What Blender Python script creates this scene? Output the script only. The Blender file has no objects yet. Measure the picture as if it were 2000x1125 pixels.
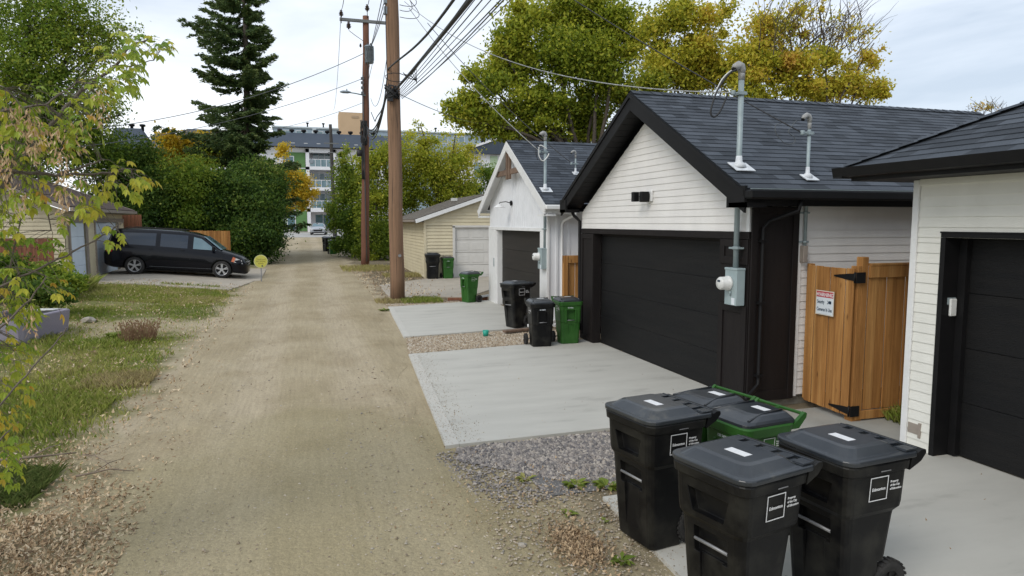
import bpy, bmesh, math, random
import numpy as np
from mathutils import Vector, Matrix, Euler
R = math.radians
random.seed(7)
rng = np.random.default_rng(11)
SC = bpy.context.scene
COL = SC.collection

# ------------------------------------------------------------------ camera
CAMZ = 2.45
PITCH, YAW = math.atan(127.5/1333), math.atan(405*math.cos(math.atan(127.5/1333))/1333)
cam = bpy.data.objects.new('camera', bpy.data.cameras.new('camera'))
COL.objects.link(cam)
cam.location = (0, 0, CAMZ)
cam.rotation_euler = (math.pi/2-PITCH, 0, -YAW)
cam.data.sensor_width = 36
cam.data.lens = 1333/2000*36
cam.data.clip_end = 3000
SC.camera = cam

# ------------------------------------------------------------------ sky and sun
SUN_EL, SUN_AZ = 40, 236          # compass style: direction the light comes from, clockwise from +Y
W = bpy.data.worlds.new('World'); SC.world = W; W.use_nodes = True
nt = W.node_tree; nt.nodes.clear()
def N(t, **k):
    n = nt.nodes.new(t)
    for a, b in k.items():
        if a in n.inputs: n.inputs[a].default_value = b
        else: setattr(n, a, b)
    return n
sky = N('ShaderNodeTexSky', sky_type='NISHITA', sun_disc=False)
sky.sun_elevation = R(SUN_EL); sky.sun_rotation = R(SUN_AZ)
b1 = N('ShaderNodeBackground', Strength=0.1)
nt.links.new(sky.outputs[0], b1.inputs[0])
tc = N('ShaderNodeTexCoord')
mp = N('ShaderNodeMapping'); mp.inputs['Scale'].default_value = (1, 1, 4.5); mp.inputs['Location'].default_value = (.3, .2, .1)
nt.links.new(tc.outputs['Generated'], mp.inputs[0])
nz = N('ShaderNodeTexNoise', Scale=2.1, Detail=6, Roughness=.55, Distortion=.25)
nt.links.new(mp.outputs[0], nz.inputs[0])
rp = N('ShaderNodeValToRGB')
rp.color_ramp.elements[0].position = .38; rp.color_ramp.elements[0].color = (.47, .54, .63, 1)
rp.color_ramp.elements[1].position = .62; rp.color_ramp.elements[1].color = (.74, .79, .86, 1)
nt.links.new(nz.outputs[0], rp.inputs[0])
sx = N('ShaderNodeSeparateXYZ'); nt.links.new(tc.outputs['Generated'], sx.inputs[0])
mr = N('ShaderNodeMapRange'); mr.inputs[1].default_value = -.05; mr.inputs[2].default_value = .30
nt.links.new(sx.outputs[2], mr.inputs[0])
mxr = N('ShaderNodeMapRange'); mxr.inputs[1].default_value = .25; mxr.inputs[2].default_value = .75; mxr.inputs[4].default_value = .75
nt.links.new(sx.outputs[0], mxr.inputs[0])
ad = N('ShaderNodeMath', operation='ADD', use_clamp=True); nt.links.new(mr.outputs[0], ad.inputs[0]); nt.links.new(mxr.outputs[0], ad.inputs[1])
mx = N('ShaderNodeMixRGB'); mx.inputs[1].default_value = (1.12, 1.13, 1.14, 1)   # bright thin cloud low down
nt.links.new(ad.outputs[0], mx.inputs[0]); nt.links.new(rp.outputs[0], mx.inputs[2])
b2 = N('ShaderNodeBackground', Strength=1.0); nt.links.new(mx.outputs[0], b2.inputs[0])
ms = N('ShaderNodeMixShader'); ms.inputs[0].default_value = .88
nt.links.new(b1.outputs[0], ms.inputs[1]); nt.links.new(b2.outputs[0], ms.inputs[2])
wo = N('ShaderNodeOutputWorld'); nt.links.new(ms.outputs[0], wo.inputs[0])

sl = bpy.data.lights.new('sun', 'SUN'); sl.energy = 1.2; sl.angle = R(28); sl.color = (1, .95, .87)
so = bpy.data.objects.new('sun', sl); COL.objects.link(so)
d = Vector((math.sin(R(SUN_AZ))*math.cos(R(SUN_EL)), math.cos(R(SUN_AZ))*math.cos(R(SUN_EL)), math.sin(R(SUN_EL))))
so.rotation_euler = d.to_track_quat('Z', 'Y').to_euler()
so.location = (0, 0, 30)
SC.view_settings.view_transform = 'Standard'; SC.view_settings.look = 'None'
SC.view_settings.exposure = 0.50; SC.view_settings.gamma = 1
SC.render.resolution_x, SC.render.resolution_y = 1024, 576

# ------------------------------------------------------------------ measuring helper: pixel + distance -> place in the world
_F = np.array([math.sin(YAW)*math.cos(PITCH), math.cos(YAW)*math.cos(PITCH), -math.sin(PITCH)])
_R = np.array([math.cos(YAW), -math.sin(YAW), 0]); _U = np.cross(_R, _F)
def at(px, py, Y):
    d = _F*1333+_R*(px-1000)-_U*(py-562.5)
    return Vector((d[0]*Y/d[1], Y, CAMZ+d[2]*Y/d[1]))
def depth(p): return float(np.dot(np.array(p)-np.array((0, 0, CAMZ)), _F))

# ------------------------------------------------------------------ terrain height
def gh(x, y):
    r = .014*max(0., y-18) if y < 110 else .014*92
    t = min(1, max(0, (y-14)/10)); t = t*t*(3-2*t)
    return r+t*min(.30, .09*max(0., -x-2.3))

# ------------------------------------------------------------------ materials
MATS = {}
def mat(name, c1, c2=None, scale=6, rough=.7, bump=0, bscale=60, metallic=0, c3=None, stretch=(1, 1, 1), spec=.5, detail=5, coat=0, coord='Object', lo=.35, hi=.65, bdist=.02):
    m = bpy.data.materials.new(name); m.use_nodes = True
    n = m.node_tree.nodes; l = m.node_tree.links
    b = n['Principled BSDF']
    b.inputs['Roughness'].default_value = rough; b.inputs['Metallic'].default_value = metallic
    b.inputs['Specular IOR Level'].default_value = spec
    b.inputs['Coat Weight'].default_value = coat
    c2 = c2 or tuple(x*.86 for x in c1)
    tcn = n.new('ShaderNodeTexCoord'); mpn = n.new('ShaderNodeMapping'); mpn.inputs['Scale'].default_value = stretch
    if name.endswith('plastic'):
        oi = n.new('ShaderNodeObjectInfo'); vm = n.new('ShaderNodeVectorMath'); vm.operation = 'MULTIPLY_ADD'
        l.new(oi.outputs['Random'], vm.inputs[0]); vm.inputs[1].default_value = (37, 23, 11); l.new(tcn.outputs[coord], vm.inputs[2]); l.new(vm.outputs[0], mpn.inputs[0])
    else: l.new(tcn.outputs[coord], mpn.inputs[0])
    nz = n.new('ShaderNodeTexNoise'); nz.inputs['Scale'].default_value = scale; nz.inputs['Detail'].default_value = detail; nz.inputs['Roughness'].default_value = .6
    l.new(mpn.outputs[0], nz.inputs[0])
    rp = n.new('ShaderNodeValToRGB'); e = rp.color_ramp.elements
    e[0].position = lo; e[0].color = (*c1, 1); e[1].position = hi; e[1].color = (*c2, 1)
    if c3:
        x = e.new((lo+hi)/2+.1); x.color = (*c3, 1)
    l.new(nz.outputs[0], rp.inputs[0]); l.new(rp.outputs[0], b.inputs['Base Color'])
    if bump:
        n2 = n.new('ShaderNodeTexNoise'); n2.inputs['Scale'].default_value = bscale; n2.inputs['Detail'].default_value = 4
        l.new(mpn.outputs[0], n2.inputs[0])
        bp = n.new('ShaderNodeBump'); bp.inputs['Strength'].default_value = bump; bp.inputs['Distance'].default_value = bdist
        l.new(n2.outputs[0], bp.inputs['Height']); l.new(bp.outputs[0], b.inputs['Normal'])
    MATS[name] = m
    return m

def boardmat(name, cols, axis_scale=7.1):
    m = bpy.data.materials.new(name); m.use_nodes = True
    n = m.node_tree.nodes; l = m.node_tree.links; b = n['Principled BSDF']; b.inputs['Roughness'].default_value = .78; b.inputs['Specular IOR Level'].default_value = .25
    tcn = n.new('ShaderNodeTexCoord')
    def nz(st, sc, det, ro=.6):
        mp_ = n.new('ShaderNodeMapping'); mp_.inputs['Scale'].default_value = st; l.new(tcn.outputs['Object'], mp_.inputs[0])
        z = n.new('ShaderNodeTexNoise'); z.inputs['Scale'].default_value = sc; z.inputs['Detail'].default_value = det; z.inputs['Roughness'].default_value = ro; l.new(mp_.outputs[0], z.inputs[0]); return z.outputs[0]
    def rmp(f, a, ca, c, cc, mid=None):
        r_ = n.new('ShaderNodeValToRGB'); e = r_.color_ramp.elements; e[0].position = a; e[0].color = (*ca, 1); e[1].position = c; e[1].color = (*cc, 1)
        if mid: x = e.new(mid[0]); x.color = (*mid[1], 1)
        l.new(f, r_.inputs[0]); return r_.outputs[0]
    def mul(f, a, c):
        x = n.new('ShaderNodeMixRGB'); x.blend_type = 'MULTIPLY'; x.inputs[0].default_value = f; l.new(a, x.inputs[1]); l.new(c, x.inputs[2]); return x.outputs[0]
    base = rmp(nz((1, 1, .03), axis_scale, 1), .32, cols[0], .68, cols[2], (.5, cols[1]))
    gr = rmp(nz((22, 22, .9), 2.2, 8, .7), .3, (.62, .58, .52), .66, (1.18, 1.18, 1.18))
    vo = n.new('ShaderNodeTexVoronoi'); vo.inputs['Scale'].default_value = 1.0; mp2 = n.new('ShaderNodeMapping'); mp2.inputs['Scale'].default_value = (7.1, 7.1, 2.3); l.new(tcn.outputs['Object'], mp2.inputs[0]); l.new(mp2.outputs[0], vo.inputs[0])
    kn = rmp(vo.outputs['Distance'], .05, (.30, .25, .22), .13, (1, 1, 1))
    c = mul(.85, mul(.9, base, gr), kn); l.new(c, b.inputs['Base Color'])
    bp = n.new('ShaderNodeBump'); bp.inputs['Strength'].default_value = .4; bp.inputs['Distance'].default_value = .004; l.new(gr, bp.inputs['Height']); l.new(bp.outputs[0], b.inputs['Normal'])
    return m

def leafmat(name, stops, trans=.48, rough=.6):
    m = bpy.data.materials.new(name); m.use_nodes = True
    n = m.node_tree.nodes; l = m.node_tree.links; b = n['Principled BSDF']
    at_ = n.new('ShaderNodeAttribute'); at_.attribute_name = 'tint'
    rp = n.new('ShaderNodeValToRGB'); e = rp.color_ramp.elements
    k = len(stops)
    e[0].position = 0; e[0].color = (*stops[0], 1); e[1].position = 1; e[1].color = (*stops[-1], 1)
    for i in range(1, k-1):
        x = e.new(i/(k-1)); x.color = (*stops[i], 1)
    l.new(at_.outputs['Fac'], rp.inputs[0]); l.new(rp.outputs[0], b.inputs['Base Color'])
    b.inputs['Roughness'].default_value = rough; b.inputs['Specular IOR Level'].default_value = .3
    tr = n.new('ShaderNodeBsdfTranslucent'); l.new(rp.outputs[0], tr.inputs[0])
    mxs = n.new('ShaderNodeMixShader'); mxs.inputs[0].default_value = trans
    out = n['Material Output']
    l.new(b.outputs[0], mxs.inputs[1]); l.new(tr.outputs[0], mxs.inputs[2]); l.new(mxs.outputs[0], out.inputs[0])
    return m

def shinglemat(name, c1, c2, c3, row=.14, w=.32):
    m = bpy.data.materials.new(name); m.use_nodes = True
    n = m.node_tree.nodes; l = m.node_tree.links; b = n['Principled BSDF']
    b.inputs['Roughness'].default_value = .85; b.inputs['Specular IOR Level'].default_value = .35
    uv = n.new('ShaderNodeUVMap')
    br = n.new('ShaderNodeTexBrick'); br.inputs['Scale'].default_value = 1
    br.inputs['Brick Width'].default_value = w; br.inputs['Row Height'].default_value = row
    br.inputs['Mortar Size'].default_value = .0015; br.inputs['Mortar'].default_value = (*[x*.35 for x in c1], 1)
    br.inputs['Color1'].default_value = (*c1, 1); br.inputs['Color2'].default_value = (*c2, 1); br.inputs['Bias'].default_value = .1
    br.offset = .37; br.squash = 1.6; br.squash_frequency = 3
    l.new(uv.outputs[0], br.inputs[0])
    nz = n.new('ShaderNodeTexNoise'); nz.inputs['Scale'].default_value = 2.3; nz.inputs['Detail'].default_value = 6; nz.inputs['Roughness'].default_value = .7
    l.new(uv.outputs[0], nz.inputs[0])
    mx = n.new('ShaderNodeMixRGB'); mx.inputs[2].default_value = (*c3, 1)
    mr = n.new('ShaderNodeMapRange'); mr.inputs[1].default_value = .4; mr.inputs[2].default_value = .75; mr.inputs[4].default_value = .45
    l.new(nz.outputs[0], mr.inputs[0]); l.new(mr.outputs[0], mx.inputs[0]); l.new(br.outputs[0], mx.inputs[1])
    n3 = n.new('ShaderNodeTexNoise'); n3.inputs['Scale'].default_value = 220; n3.inputs['Detail'].default_value = 2
    l.new(uv.outputs[0], n3.inputs[0])
    m2 = n.new('ShaderNodeMixRGB'); m2.blend_type = 'MULTIPLY'; m2.inputs[0].default_value = .6
    mr2 = n.new('ShaderNodeMapRange'); mr2.inputs[1].default_value = .3; mr2.inputs[2].default_value = .7; mr2.inputs[3].default_value = .55; mr2.inputs[4].default_value = 1.5
    l.new(n3.outputs[0], mr2.inputs[0]); l.new(mx.outputs[0], m2.inputs[1]); l.new(mr2.outputs[0], m2.inputs[2])
    l.new(m2.outputs[0], b.inputs['Base Color'])
    bp = n.new('ShaderNodeBump'); bp.inputs['Strength'].default_value = .5; bp.inputs['Distance'].default_value = .004
    l.new(n3.outputs[0], bp.inputs['Height']); l.new(bp.outputs[0], b.inputs['Normal'])
    return m

M = {}
M['siding_w'] = mat('white_vinyl', (.76, .74, .71), (.70, .68, .655), scale=2.5, rough=.55, stretch=(1, 1, .6))
M['siding_c'] = mat('cream_vinyl', (.74, .73, .67), (.68, .67, .61), scale=2.5, rough=.6)
M['siding_y'] = mat('yellow_cream_vinyl', (.62, .55, .38), (.55, .48, .33), scale=2, rough=.6)
M['white'] = mat('white_paint', (.74, .74, .73), (.68, .68, .67), scale=4, rough=.5)
M['batten_w'] = mat('white_board', (.76, .77, .79), (.70, .71, .73), scale=3, rough=.55)
M['black'] = mat('black_trim', (.0055, .0055, .006), (.008, .0075, .008), scale=5, rough=.55, spec=.22)
M['espresso'] = mat('espresso_panel', (.0085, .0062, .0060), (.012, .009, .0085), scale=3, rough=.65, spec=.25, bump=.2, bscale=30, stretch=(3, 3, .4))
M['door_black'] = mat('black_door', (.0055, .0055, .006), (.009, .0085, .0082), scale=3, rough=.6, spec=.25, bump=.35, bscale=40, stretch=(1, .3, 5))
M['door_brown'] = mat('dark_door', (.030, .026, .022), (.022, .019, .017), scale=3, rough=.6, spec=.25, bump=.3, bscale=40, stretch=(1, .3, 5))
M['concrete'] = mat('new_concrete', (.50, .485, .435), (.40, .386, .345), c3=(.45, .436, .39), scale=1.5, rough=.85, bump=.25, bscale=180, detail=10, lo=.34, hi=.64, stretch=(.5, 1.6, 1), bdist=.004)
M['concrete_b'] = mat('band_concrete', (.52, .50, .45), (.48, .465, .42), scale=3, rough=.85, bump=.2, bscale=180, bdist=.003)
M['concrete_o'] = mat('old_concrete', (.42, .37, .30), (.35, .31, .25), scale=1.8, rough=.9, bump=.3, bscale=100, detail=8, bdist=.006)
M['concrete_p'] = mat('path_concrete', (.36, .355, .32), (.30, .295, .265), scale=1.8, rough=.9, bump=.25, bscale=120, detail=8, bdist=.005)
M['found'] = mat('foundation_concrete', (.26, .24, .20), (.16, .15, .12), scale=6, rough=.95, bump=.5, bscale=60)
M['galv'] = mat('galvanised_pipe', (.30, .36, .37), (.24, .29, .30), scale=8, rough=.5, metallic=.15)
M['meterbox'] = mat('grey_enamel', (.33, .40, .41), (.29, .36, .37), scale=5, rough=.4)
M['plasticw'] = mat('pale_plastic', (.70, .70, .68), (.6, .6, .57), scale=9, rough=.35)
M['castgrey'] = mat('cast_grey_metal', (.36, .36, .35), (.22, .22, .21), scale=22, rough=.55)
M['flange'] = mat('painted_flashing', (.66, .68, .70), (.5, .52, .54), scale=18, rough=.5)
M['cartk'] = mat('black_cart_plastic', (.0045, .0045, .005), (.026, .025, .021), scale=4, rough=.42, spec=.22, bump=.15, bscale=150, lo=.46, hi=.72, detail=12, bdist=.003)
M['cartlid'] = mat('dusty_lid_plastic', (.012, .016, .022), (.095, .092, .082), c3=(.034, .038, .042), scale=2.2, rough=.28, spec=.6, detail=15, lo=.34, hi=.70, bump=.1, bscale=90, bdist=.003)
M['cartg'] = mat('green_cart_plastic', (.020, .085, .012), (.034, .115, .022), scale=5, rough=.42, spec=.3, detail=8, bump=.12, bscale=150, bdist=.003)
M['rubber'] = mat('rubber', (.012, .012, .012), (.03, .028, .026), scale=14, rough=.85)
M['whitemark'] = mat('white_marking', (.78, .78, .78), (.66, .66, .66), scale=30, rough=.5)
M['steelbar'] = mat('zinc_bar', (.22, .22, .225), (.28, .28, .285), scale=20, rough=.45, metallic=.4)
M['cedar'] = boardmat('cedar', ((.26, .118, .036), (.37, .178, .054), (.46, .245, .085)))
M['cedar_d'] = mat('old_cedar', (.25, .095, .045), (.13, .05, .025), scale=4, rough=.8, bump=.3, bscale=30, stretch=(5, 5, .4))
M['pole'] = mat('pole_wood', (.27, .155, .09), (.06, .035, .022), c3=(.185, .11, .065), scale=6, rough=.88, bump=.9, bscale=16, stretch=(3.2, 3.2, .10), lo=.3, hi=.68, bdist=.02)
M['pole_r'] = mat('red_pole_wood', (.14, .06, .036), (.09, .042, .028), c3=(.17, .075, .045), scale=6, rough=.88, bump=.8, bscale=26, stretch=(3, 3, .10), lo=.3, hi=.7)
M['pole_g'] = mat('grey_pole_wood', (.06, .055, .05), (.035, .032, .03), scale=6, rough=.9, stretch=(4, 4, .3))
M['armwood'] = mat('weathered_crossarm', (.17, .18, .18), (.12, .125, .125), scale=6, rough=.85, stretch=(.4, 4, 4))
M['bark'] = mat('bark', (.055, .043, .034), (.10, .082, .065), scale=9, rough=.95, bump=.9, bscale=25, stretch=(3, 3, .6))
M['bark_l'] = mat('pale_bark', (.17, .14, .11), (.11, .09, .07), scale=14, rough=.9, bump=.5, bscale=60)
M['twig'] = mat('dry_stick', (.24, .19, .14), (.17, .13, .10), scale=14, rough=.9)
M['cable'] = mat('black_cable', (.012, .012, .013), (.02, .02, .021), scale=20, rough=.6)
M['cablew'] = mat('twisted_service_cable', (.42, .43, .42), (.10, .10, .10), scale=60, rough=.5, lo=.42, hi=.58)
M['cableg'] = mat('grey_cable', (.10, .11, .115), (.07, .075, .08), scale=20, rough=.6)
M['xfmr'] = mat('transformer_grey', (.22, .26, .29), (.18, .21, .24), scale=5, rough=.4)
M['porc'] = mat('brown_porcelain', (.035, .02, .018), (.05, .03, .025), scale=5, rough=.2)
M['shing'] = shinglemat('charcoal_shingles', (.020, .025, .032), (.072, .084, .102), (.044, .051, .062), w=.25)
M['shing_b'] = shinglemat('brown_shingles', (.085, .060, .050), (.125, .092, .08), (.10, .078, .07))
M['shing_g'] = shinglemat('grey_brown_shingles', (.12, .105, .085), (.17, .15, .125), (.15, .13, .11))
M['brownwood'] = mat('stained_beam', (.19, .125, .085), (.12, .075, .05), scale=5, rough=.8, stretch=(4, .5, .5))
M['red'] = mat('red_panel', (.50, .035, .05), (.45, .03, .045), rough=.45)
M['signw'] = mat('sign_white', (.70, .75, .78), (.66, .70, .74), rough=.4)
M['signframe'] = mat('sign_frame', (.68, .62, .52), (.6, .55, .46), rough=.5)
M['signink'] = mat('sign_ink', (.01, .03, .06), (.015, .04, .07), rough=.5)
M['yellow'] = mat('yellow_sign_face', (.52, .49, .07), (.46, .44, .09), scale=8, rough=.5)
M['yrim'] = mat('sign_rim', (.62, .64, .34), (.55, .57, .32), rough=.5)
M['yink'] = mat('sign_ink_olive', (.24, .20, .02), (.2, .16, .02), rough=.5)
M['paintk'] = mat('black_car_paint', (.002, .0025, .005), (.0025, .003, .006), rough=.25, coat=.22, spec=.2)
M['paints'] = mat('silver_car_paint', (.42, .44, .47), (.40, .42, .45), rough=.3, metallic=.5, coat=.8)
M['glassd'] = mat('tinted_glass', (.010, .018, .032), (.010, .018, .032), rough=.07, spec=.75)
M['glassb'] = mat('clear_window_glass', (.10, .17, .20), (.13, .21, .24), scale=2, rough=.08, spec=.9)
M['chrome'] = mat('alloy', (.55, .55, .56), (.5, .5, .51), rough=.3, metallic=.8)
M['lampred'] = mat('red_lens', (.30, .006, .012), (.35, .01, .015), rough=.15)
M['lampclr'] = mat('clear_lens', (.62, .60, .56), (.5, .5, .5), scale=20, rough=.12)
M['lampora'] = mat('amber_lens', (.55, .16, .06), (.5, .12, .05), rough=.15)
M['planter'] = mat('lilac_grey_concrete', (.30, .27, .32), (.24, .22, .27), scale=50, rough=.95, bump=.6, bscale=120, bdist=.004)
M['soil'] = mat('soil', (.05, .038, .027), (.08, .06, .045), scale=14, rough=1, bump=.8, bscale=40)
M['blackbag'] = mat('black_liner', (.015, .015, .018), (.02, .02, .024), rough=.3)
M['teal'] = mat('teal_plastic', (.02, .36, .26), (.02, .3, .22), rough=.5)
M['rubble'] = mat('pale_stone', (.36, .33, .28), (.28, .25, .21), scale=20, rough=.9)
M['apw'] = mat('apartment_white', (.72, .72, .74), (.68, .68, .70), scale=.4, rough=.7)
M['apg'] = mat('apartment_green', (.085, .19, .058), (.10, .21, .065), scale=.6, rough=.7, stretch=(.2, .2, 4))
M['aproof'] = mat('slate_roof', (.042, .056, .078), (.05, .065, .09), scale=.8, rough=.8)
M['aptan'] = mat('tan_render', (.52, .37, .23), (.48, .34, .21), scale=.3, rough=.8)
M['apblue'] = mat('blue_grey_metal', (.30, .38, .44), (.24, .31, .37), scale=.5, rough=.5)
M['dullwhite'] = mat('off_white_door', (.62, .60, .56), (.57, .55, .51), scale=3, rough=.55)
M['bluedoor'] = mat('pale_blue_door', (.62, .70, .78), (.57, .65, .73), scale=3, rough=.55)
M['taupe'] = mat('taupe_trim', (.30, .26, .22), (.25, .21, .18), scale=4, rough=.6)

# ------------------------------------------------------------------ mesh builder
class MB:
    def __init__(s): s.v = []; s.f = []; s.uv = []; s.sm = []
    def face(s, pts, uv=None, smooth=False):
        i = len(s.v); s.v += [tuple(p) for p in pts]; s.f.append(tuple(range(i, i+len(pts)))); s.uv.append(uv); s.sm.append(smooth)
    def box(s, x0, x1, y0, y1, z0, z1, T=None):
        c = [Vector(p) for p in ((x0, y0, z0), (x1, y0, z0), (x1, y1, z0), (x0, y1, z0), (x0, y0, z1), (x1, y0, z1), (x1, y1, z1), (x0, y1, z1))]
        if T is not None: c = [T @ p for p in c]
        i = len(s.v); s.v += [tuple(p) for p in c]
        for f in ((0, 3, 2, 1), (4, 5, 6, 7), (0, 1, 5, 4), (1, 2, 6, 5), (2, 3, 7, 6), (3, 0, 4, 7)):
            s.f.append(tuple(i+k for k in f)); s.uv.append(None); s.sm.append(False)
        return s
    def loft(s, secs, cap0=True, cap1=True, smooth=False, closed=True):
        i = len(s.v); n = len(secs[0])
        for q in secs: s.v += [tuple(p) for p in q]
        for a in range(len(secs)-1):
            for b in range(n if closed else n-1):
                c = (b+1) % n
                s.f.append((i+a*n+b, i+a*n+c, i+(a+1)*n+c, i+(a+1)*n+b)); s.uv.append(None); s.sm.append(smooth)
        if cap0: s.f.append(tuple(i+k for k in range(n))[::-1]); s.uv.append(None); s.sm.append(False)
        if cap1: s.f.append(tuple(i+(len(secs)-1)*n+k for k in range(n))); s.uv.append(None); s.sm.append(False)
        return s
    def tube(s, path, r, n=8, cap=True):
        P = [Vector(p) for p in path]; rs = r if isinstance(r, (list, tuple)) else [r]*len(P)
        secs = []; up = None
        for k, p in enumerate(P):
            t = (P[min(k+1, len(P)-1)]-P[max(k-1, 0)])
            if t.length < 1e-9: t = Vector((0, 0, 1))
            t.normalize()
            if up is None:
                up = t.orthogonal().normalized()
            else:
                up = (up-t*up.dot(t))
                up = up.normalized() if up.length > 1e-6 else t.orthogonal().normalized()
            w = t.cross(up)
            secs.append([p+(up*math.cos(2*math.pi*j/n)+w*math.sin(2*math.pi*j/n))*rs[k] for j in range(n)])
        return s.loft(secs, cap, cap, smooth=True)
    def lathe(s, prof, n=16, c=(0, 0, 0), axis='z', smooth=True, ring=False):
        secs = []
        for r, h in prof:
            q = []
            for j in range(n):
                a = 2*math.pi*j/n; u, w = r*math.cos(a), r*math.sin(a)
                q.append({'z': (c[0]+u, c[1]+w, c[2]+h), 'x': (c[0]+h, c[1]+u, c[2]+w), 'y': (c[0]+w, c[1]+h, c[2]+u)}[axis])
            secs.append(q)
        if ring: secs.append(secs[0])
        return s.loft(secs, not ring, not ring, smooth)
    def prism(s, poly, ext):
        a = [Vector(p) for p in poly]; b = [p+Vector(ext) for p in a]
        s.face(a[::-1]); s.face(b)
        for k in range(len(a)):
            j = (k+1) % len(a); s.face([a[k], a[j], b[j], b[k]])
        return s
    def raw(s, verts, faces):
        i = len(s.v); s.v += [tuple(v) for v in verts]
        for f in faces: s.f.append(tuple(i+k for k in f)); s.uv.append(None); s.sm.append(False)
    def build(s, name, m, parent=None, org=None, bevel=0, seg=1):
        me = bpy.data.meshes.new(name)
        if parent is not None and org is None:
            org = parent.get('_org', (0, 0, 0))
        o_ = Vector(org or (0, 0, 0))
        me.from_pydata([Vector(v)-o_ for v in s.v], [], s.f); me.materials.append(m)
        me.polygons.foreach_set('use_smooth', s.sm)
        if any(u is not None for u in s.uv):
            ul = me.uv_layers.new(name='UVMap'); k = 0
            for fi, f in enumerate(s.f):
                for j in range(len(f)):
                    ul.data[k].uv = s.uv[fi][j] if s.uv[fi] is not None else (0, 0); k += 1
        me.update()
        o = bpy.data.objects.new(name, me); COL.objects.link(o)
        if parent is not None: o.parent = parent
        else: o.location = o_
        if bevel:
            b = o.modifiers.new('Bevel', 'BEVEL'); b.width = bevel; b.segments = seg; b.limit_method = 'ANGLE'; b.angle_limit = R(35)
        return o

def fix_normals(o):
    bm = bmesh.new(); bm.from_mesh(o.data); bmesh.ops.remove_doubles(bm, verts=bm.verts, dist=1e-5)
    bmesh.ops.recalc_face_normals(bm, faces=bm.faces); bm.to_mesh(o.data); bm.free()
def tag(o, label, cat, group=None):
    o['label'] = label; o['category'] = cat
    if group: o['group'] = group
    return o
def struct(o, kind='structure'): o['kind'] = kind; return o
def thing(name, label, cat, loc=(0, 0, 0), rotz=0, group=None, local=False):
    o = bpy.data.objects.new(name, None); COL.objects.link(o); o.empty_display_size = .2
    o.location = loc; o.rotation_euler = (0, 0, rotz)
    if not local: o['_org'] = tuple(loc)       # parts are given in world coordinates
    return tag(o, label, cat, group)
def copy_tree(o, parent=None):
    c = o.copy(); COL.objects.link(c); c.parent = parent
    for ch in o.children: copy_tree(ch, c)
    return c
def sub(o, parent):                            # sub-part of a part that itself sits at its thing's origin
    o.parent = parent; return o
def carve(o, mb):
    if isinstance(mb, (list, tuple)):
        for q in mb: carve(o, q)
        return
    fix_normals(o)
    c = mb.build('cutter', M['black']); fix_normals(c)
    md = o.modifiers.new('b', 'BOOLEAN'); md.operation = 'DIFFERENCE'; md.object = c; md.solver = 'EXACT'
    c.parent = o.parent if o.parent else None
    bpy.context.view_layer.update()
    dg = bpy.context.evaluated_depsgraph_get()
    me = bpy.data.meshes.new_from_object(o.evaluated_get(dg))
    o.modifiers.remove(md); o.data = me
    bpy.data.objects.remove(c)
def text_mb(txt, size, T, ext=.0015, align='LEFT', sx=1.0, bold=0):
    cu = bpy.data.curves.new('t', 'FONT'); cu.body = txt; cu.size = size; cu.extrude = ext; cu.align_x = align; cu.offset = bold
    o = bpy.data.objects.new('t', cu); COL.objects.link(o)
    bpy.context.view_layer.update()
    me = bpy.data.meshes.new_from_object(o.evaluated_get(bpy.context.evaluated_depsgraph_get()))
    mb = MB(); mb.raw([T @ Vector((v.co.x*sx, v.co.y, v.co.z)) for v in me.vertices], [tuple(p.vertices) for p in me.polygons])
    bpy.data.objects.remove(o); bpy.data.curves.remove(cu)
    return mb
def merge(a, b):
    a.raw(b.v, b.f); return a
def frame(o, u, w):            # matrix: local x -> u, y -> w, z -> u x w
    u = Vector(u).normalized(); w = Vector(w).normalized(); n = u.cross(w)
    return Matrix(((u.x, w.x, n.x, o[0]), (u.y, w.y, n.y, o[1]), (u.z, w.z, n.z, o[2]), (0, 0, 0, 1)))

# ------------------------------------------------------------------ wall / roof helpers
def siding(mb, o, u, n, z0, z1, a, b, pitch=.105, proud=.013):
    """lap siding: o origin (xy), u along, n outward, a(z)/b(z) limits along u"""
    o = Vector((o[0], o[1], 0)); u = Vector(u); n = Vector(n); z = z0
    while z < z1-1e-4:
        t = min(z+pitch, z1)
        a0, b0, a1, b1 = a(z), b(z), a(t), b(t)
        if b0-a0 > .01:
            if b1 < a1: a1 = b1 = (a1+b1)/2
            mb.face([o+u*a0+n*proud+Vector((0, 0, z)), o+u*b0+n*proud+Vector((0, 0, z)), o+u*b1+n*.002+Vector((0, 0, t)), o+u*a1+n*.002+Vector((0, 0, t))])
            mb.face([o+u*a0+Vector((0, 0, z)), o+u*b0+Vector((0, 0, z)), o+u*b0+n*proud+Vector((0, 0, z)), o+u*a0+n*proud+Vector((0, 0, z))])
        z = t
    return mb
def const(x): return lambda z: x
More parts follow.
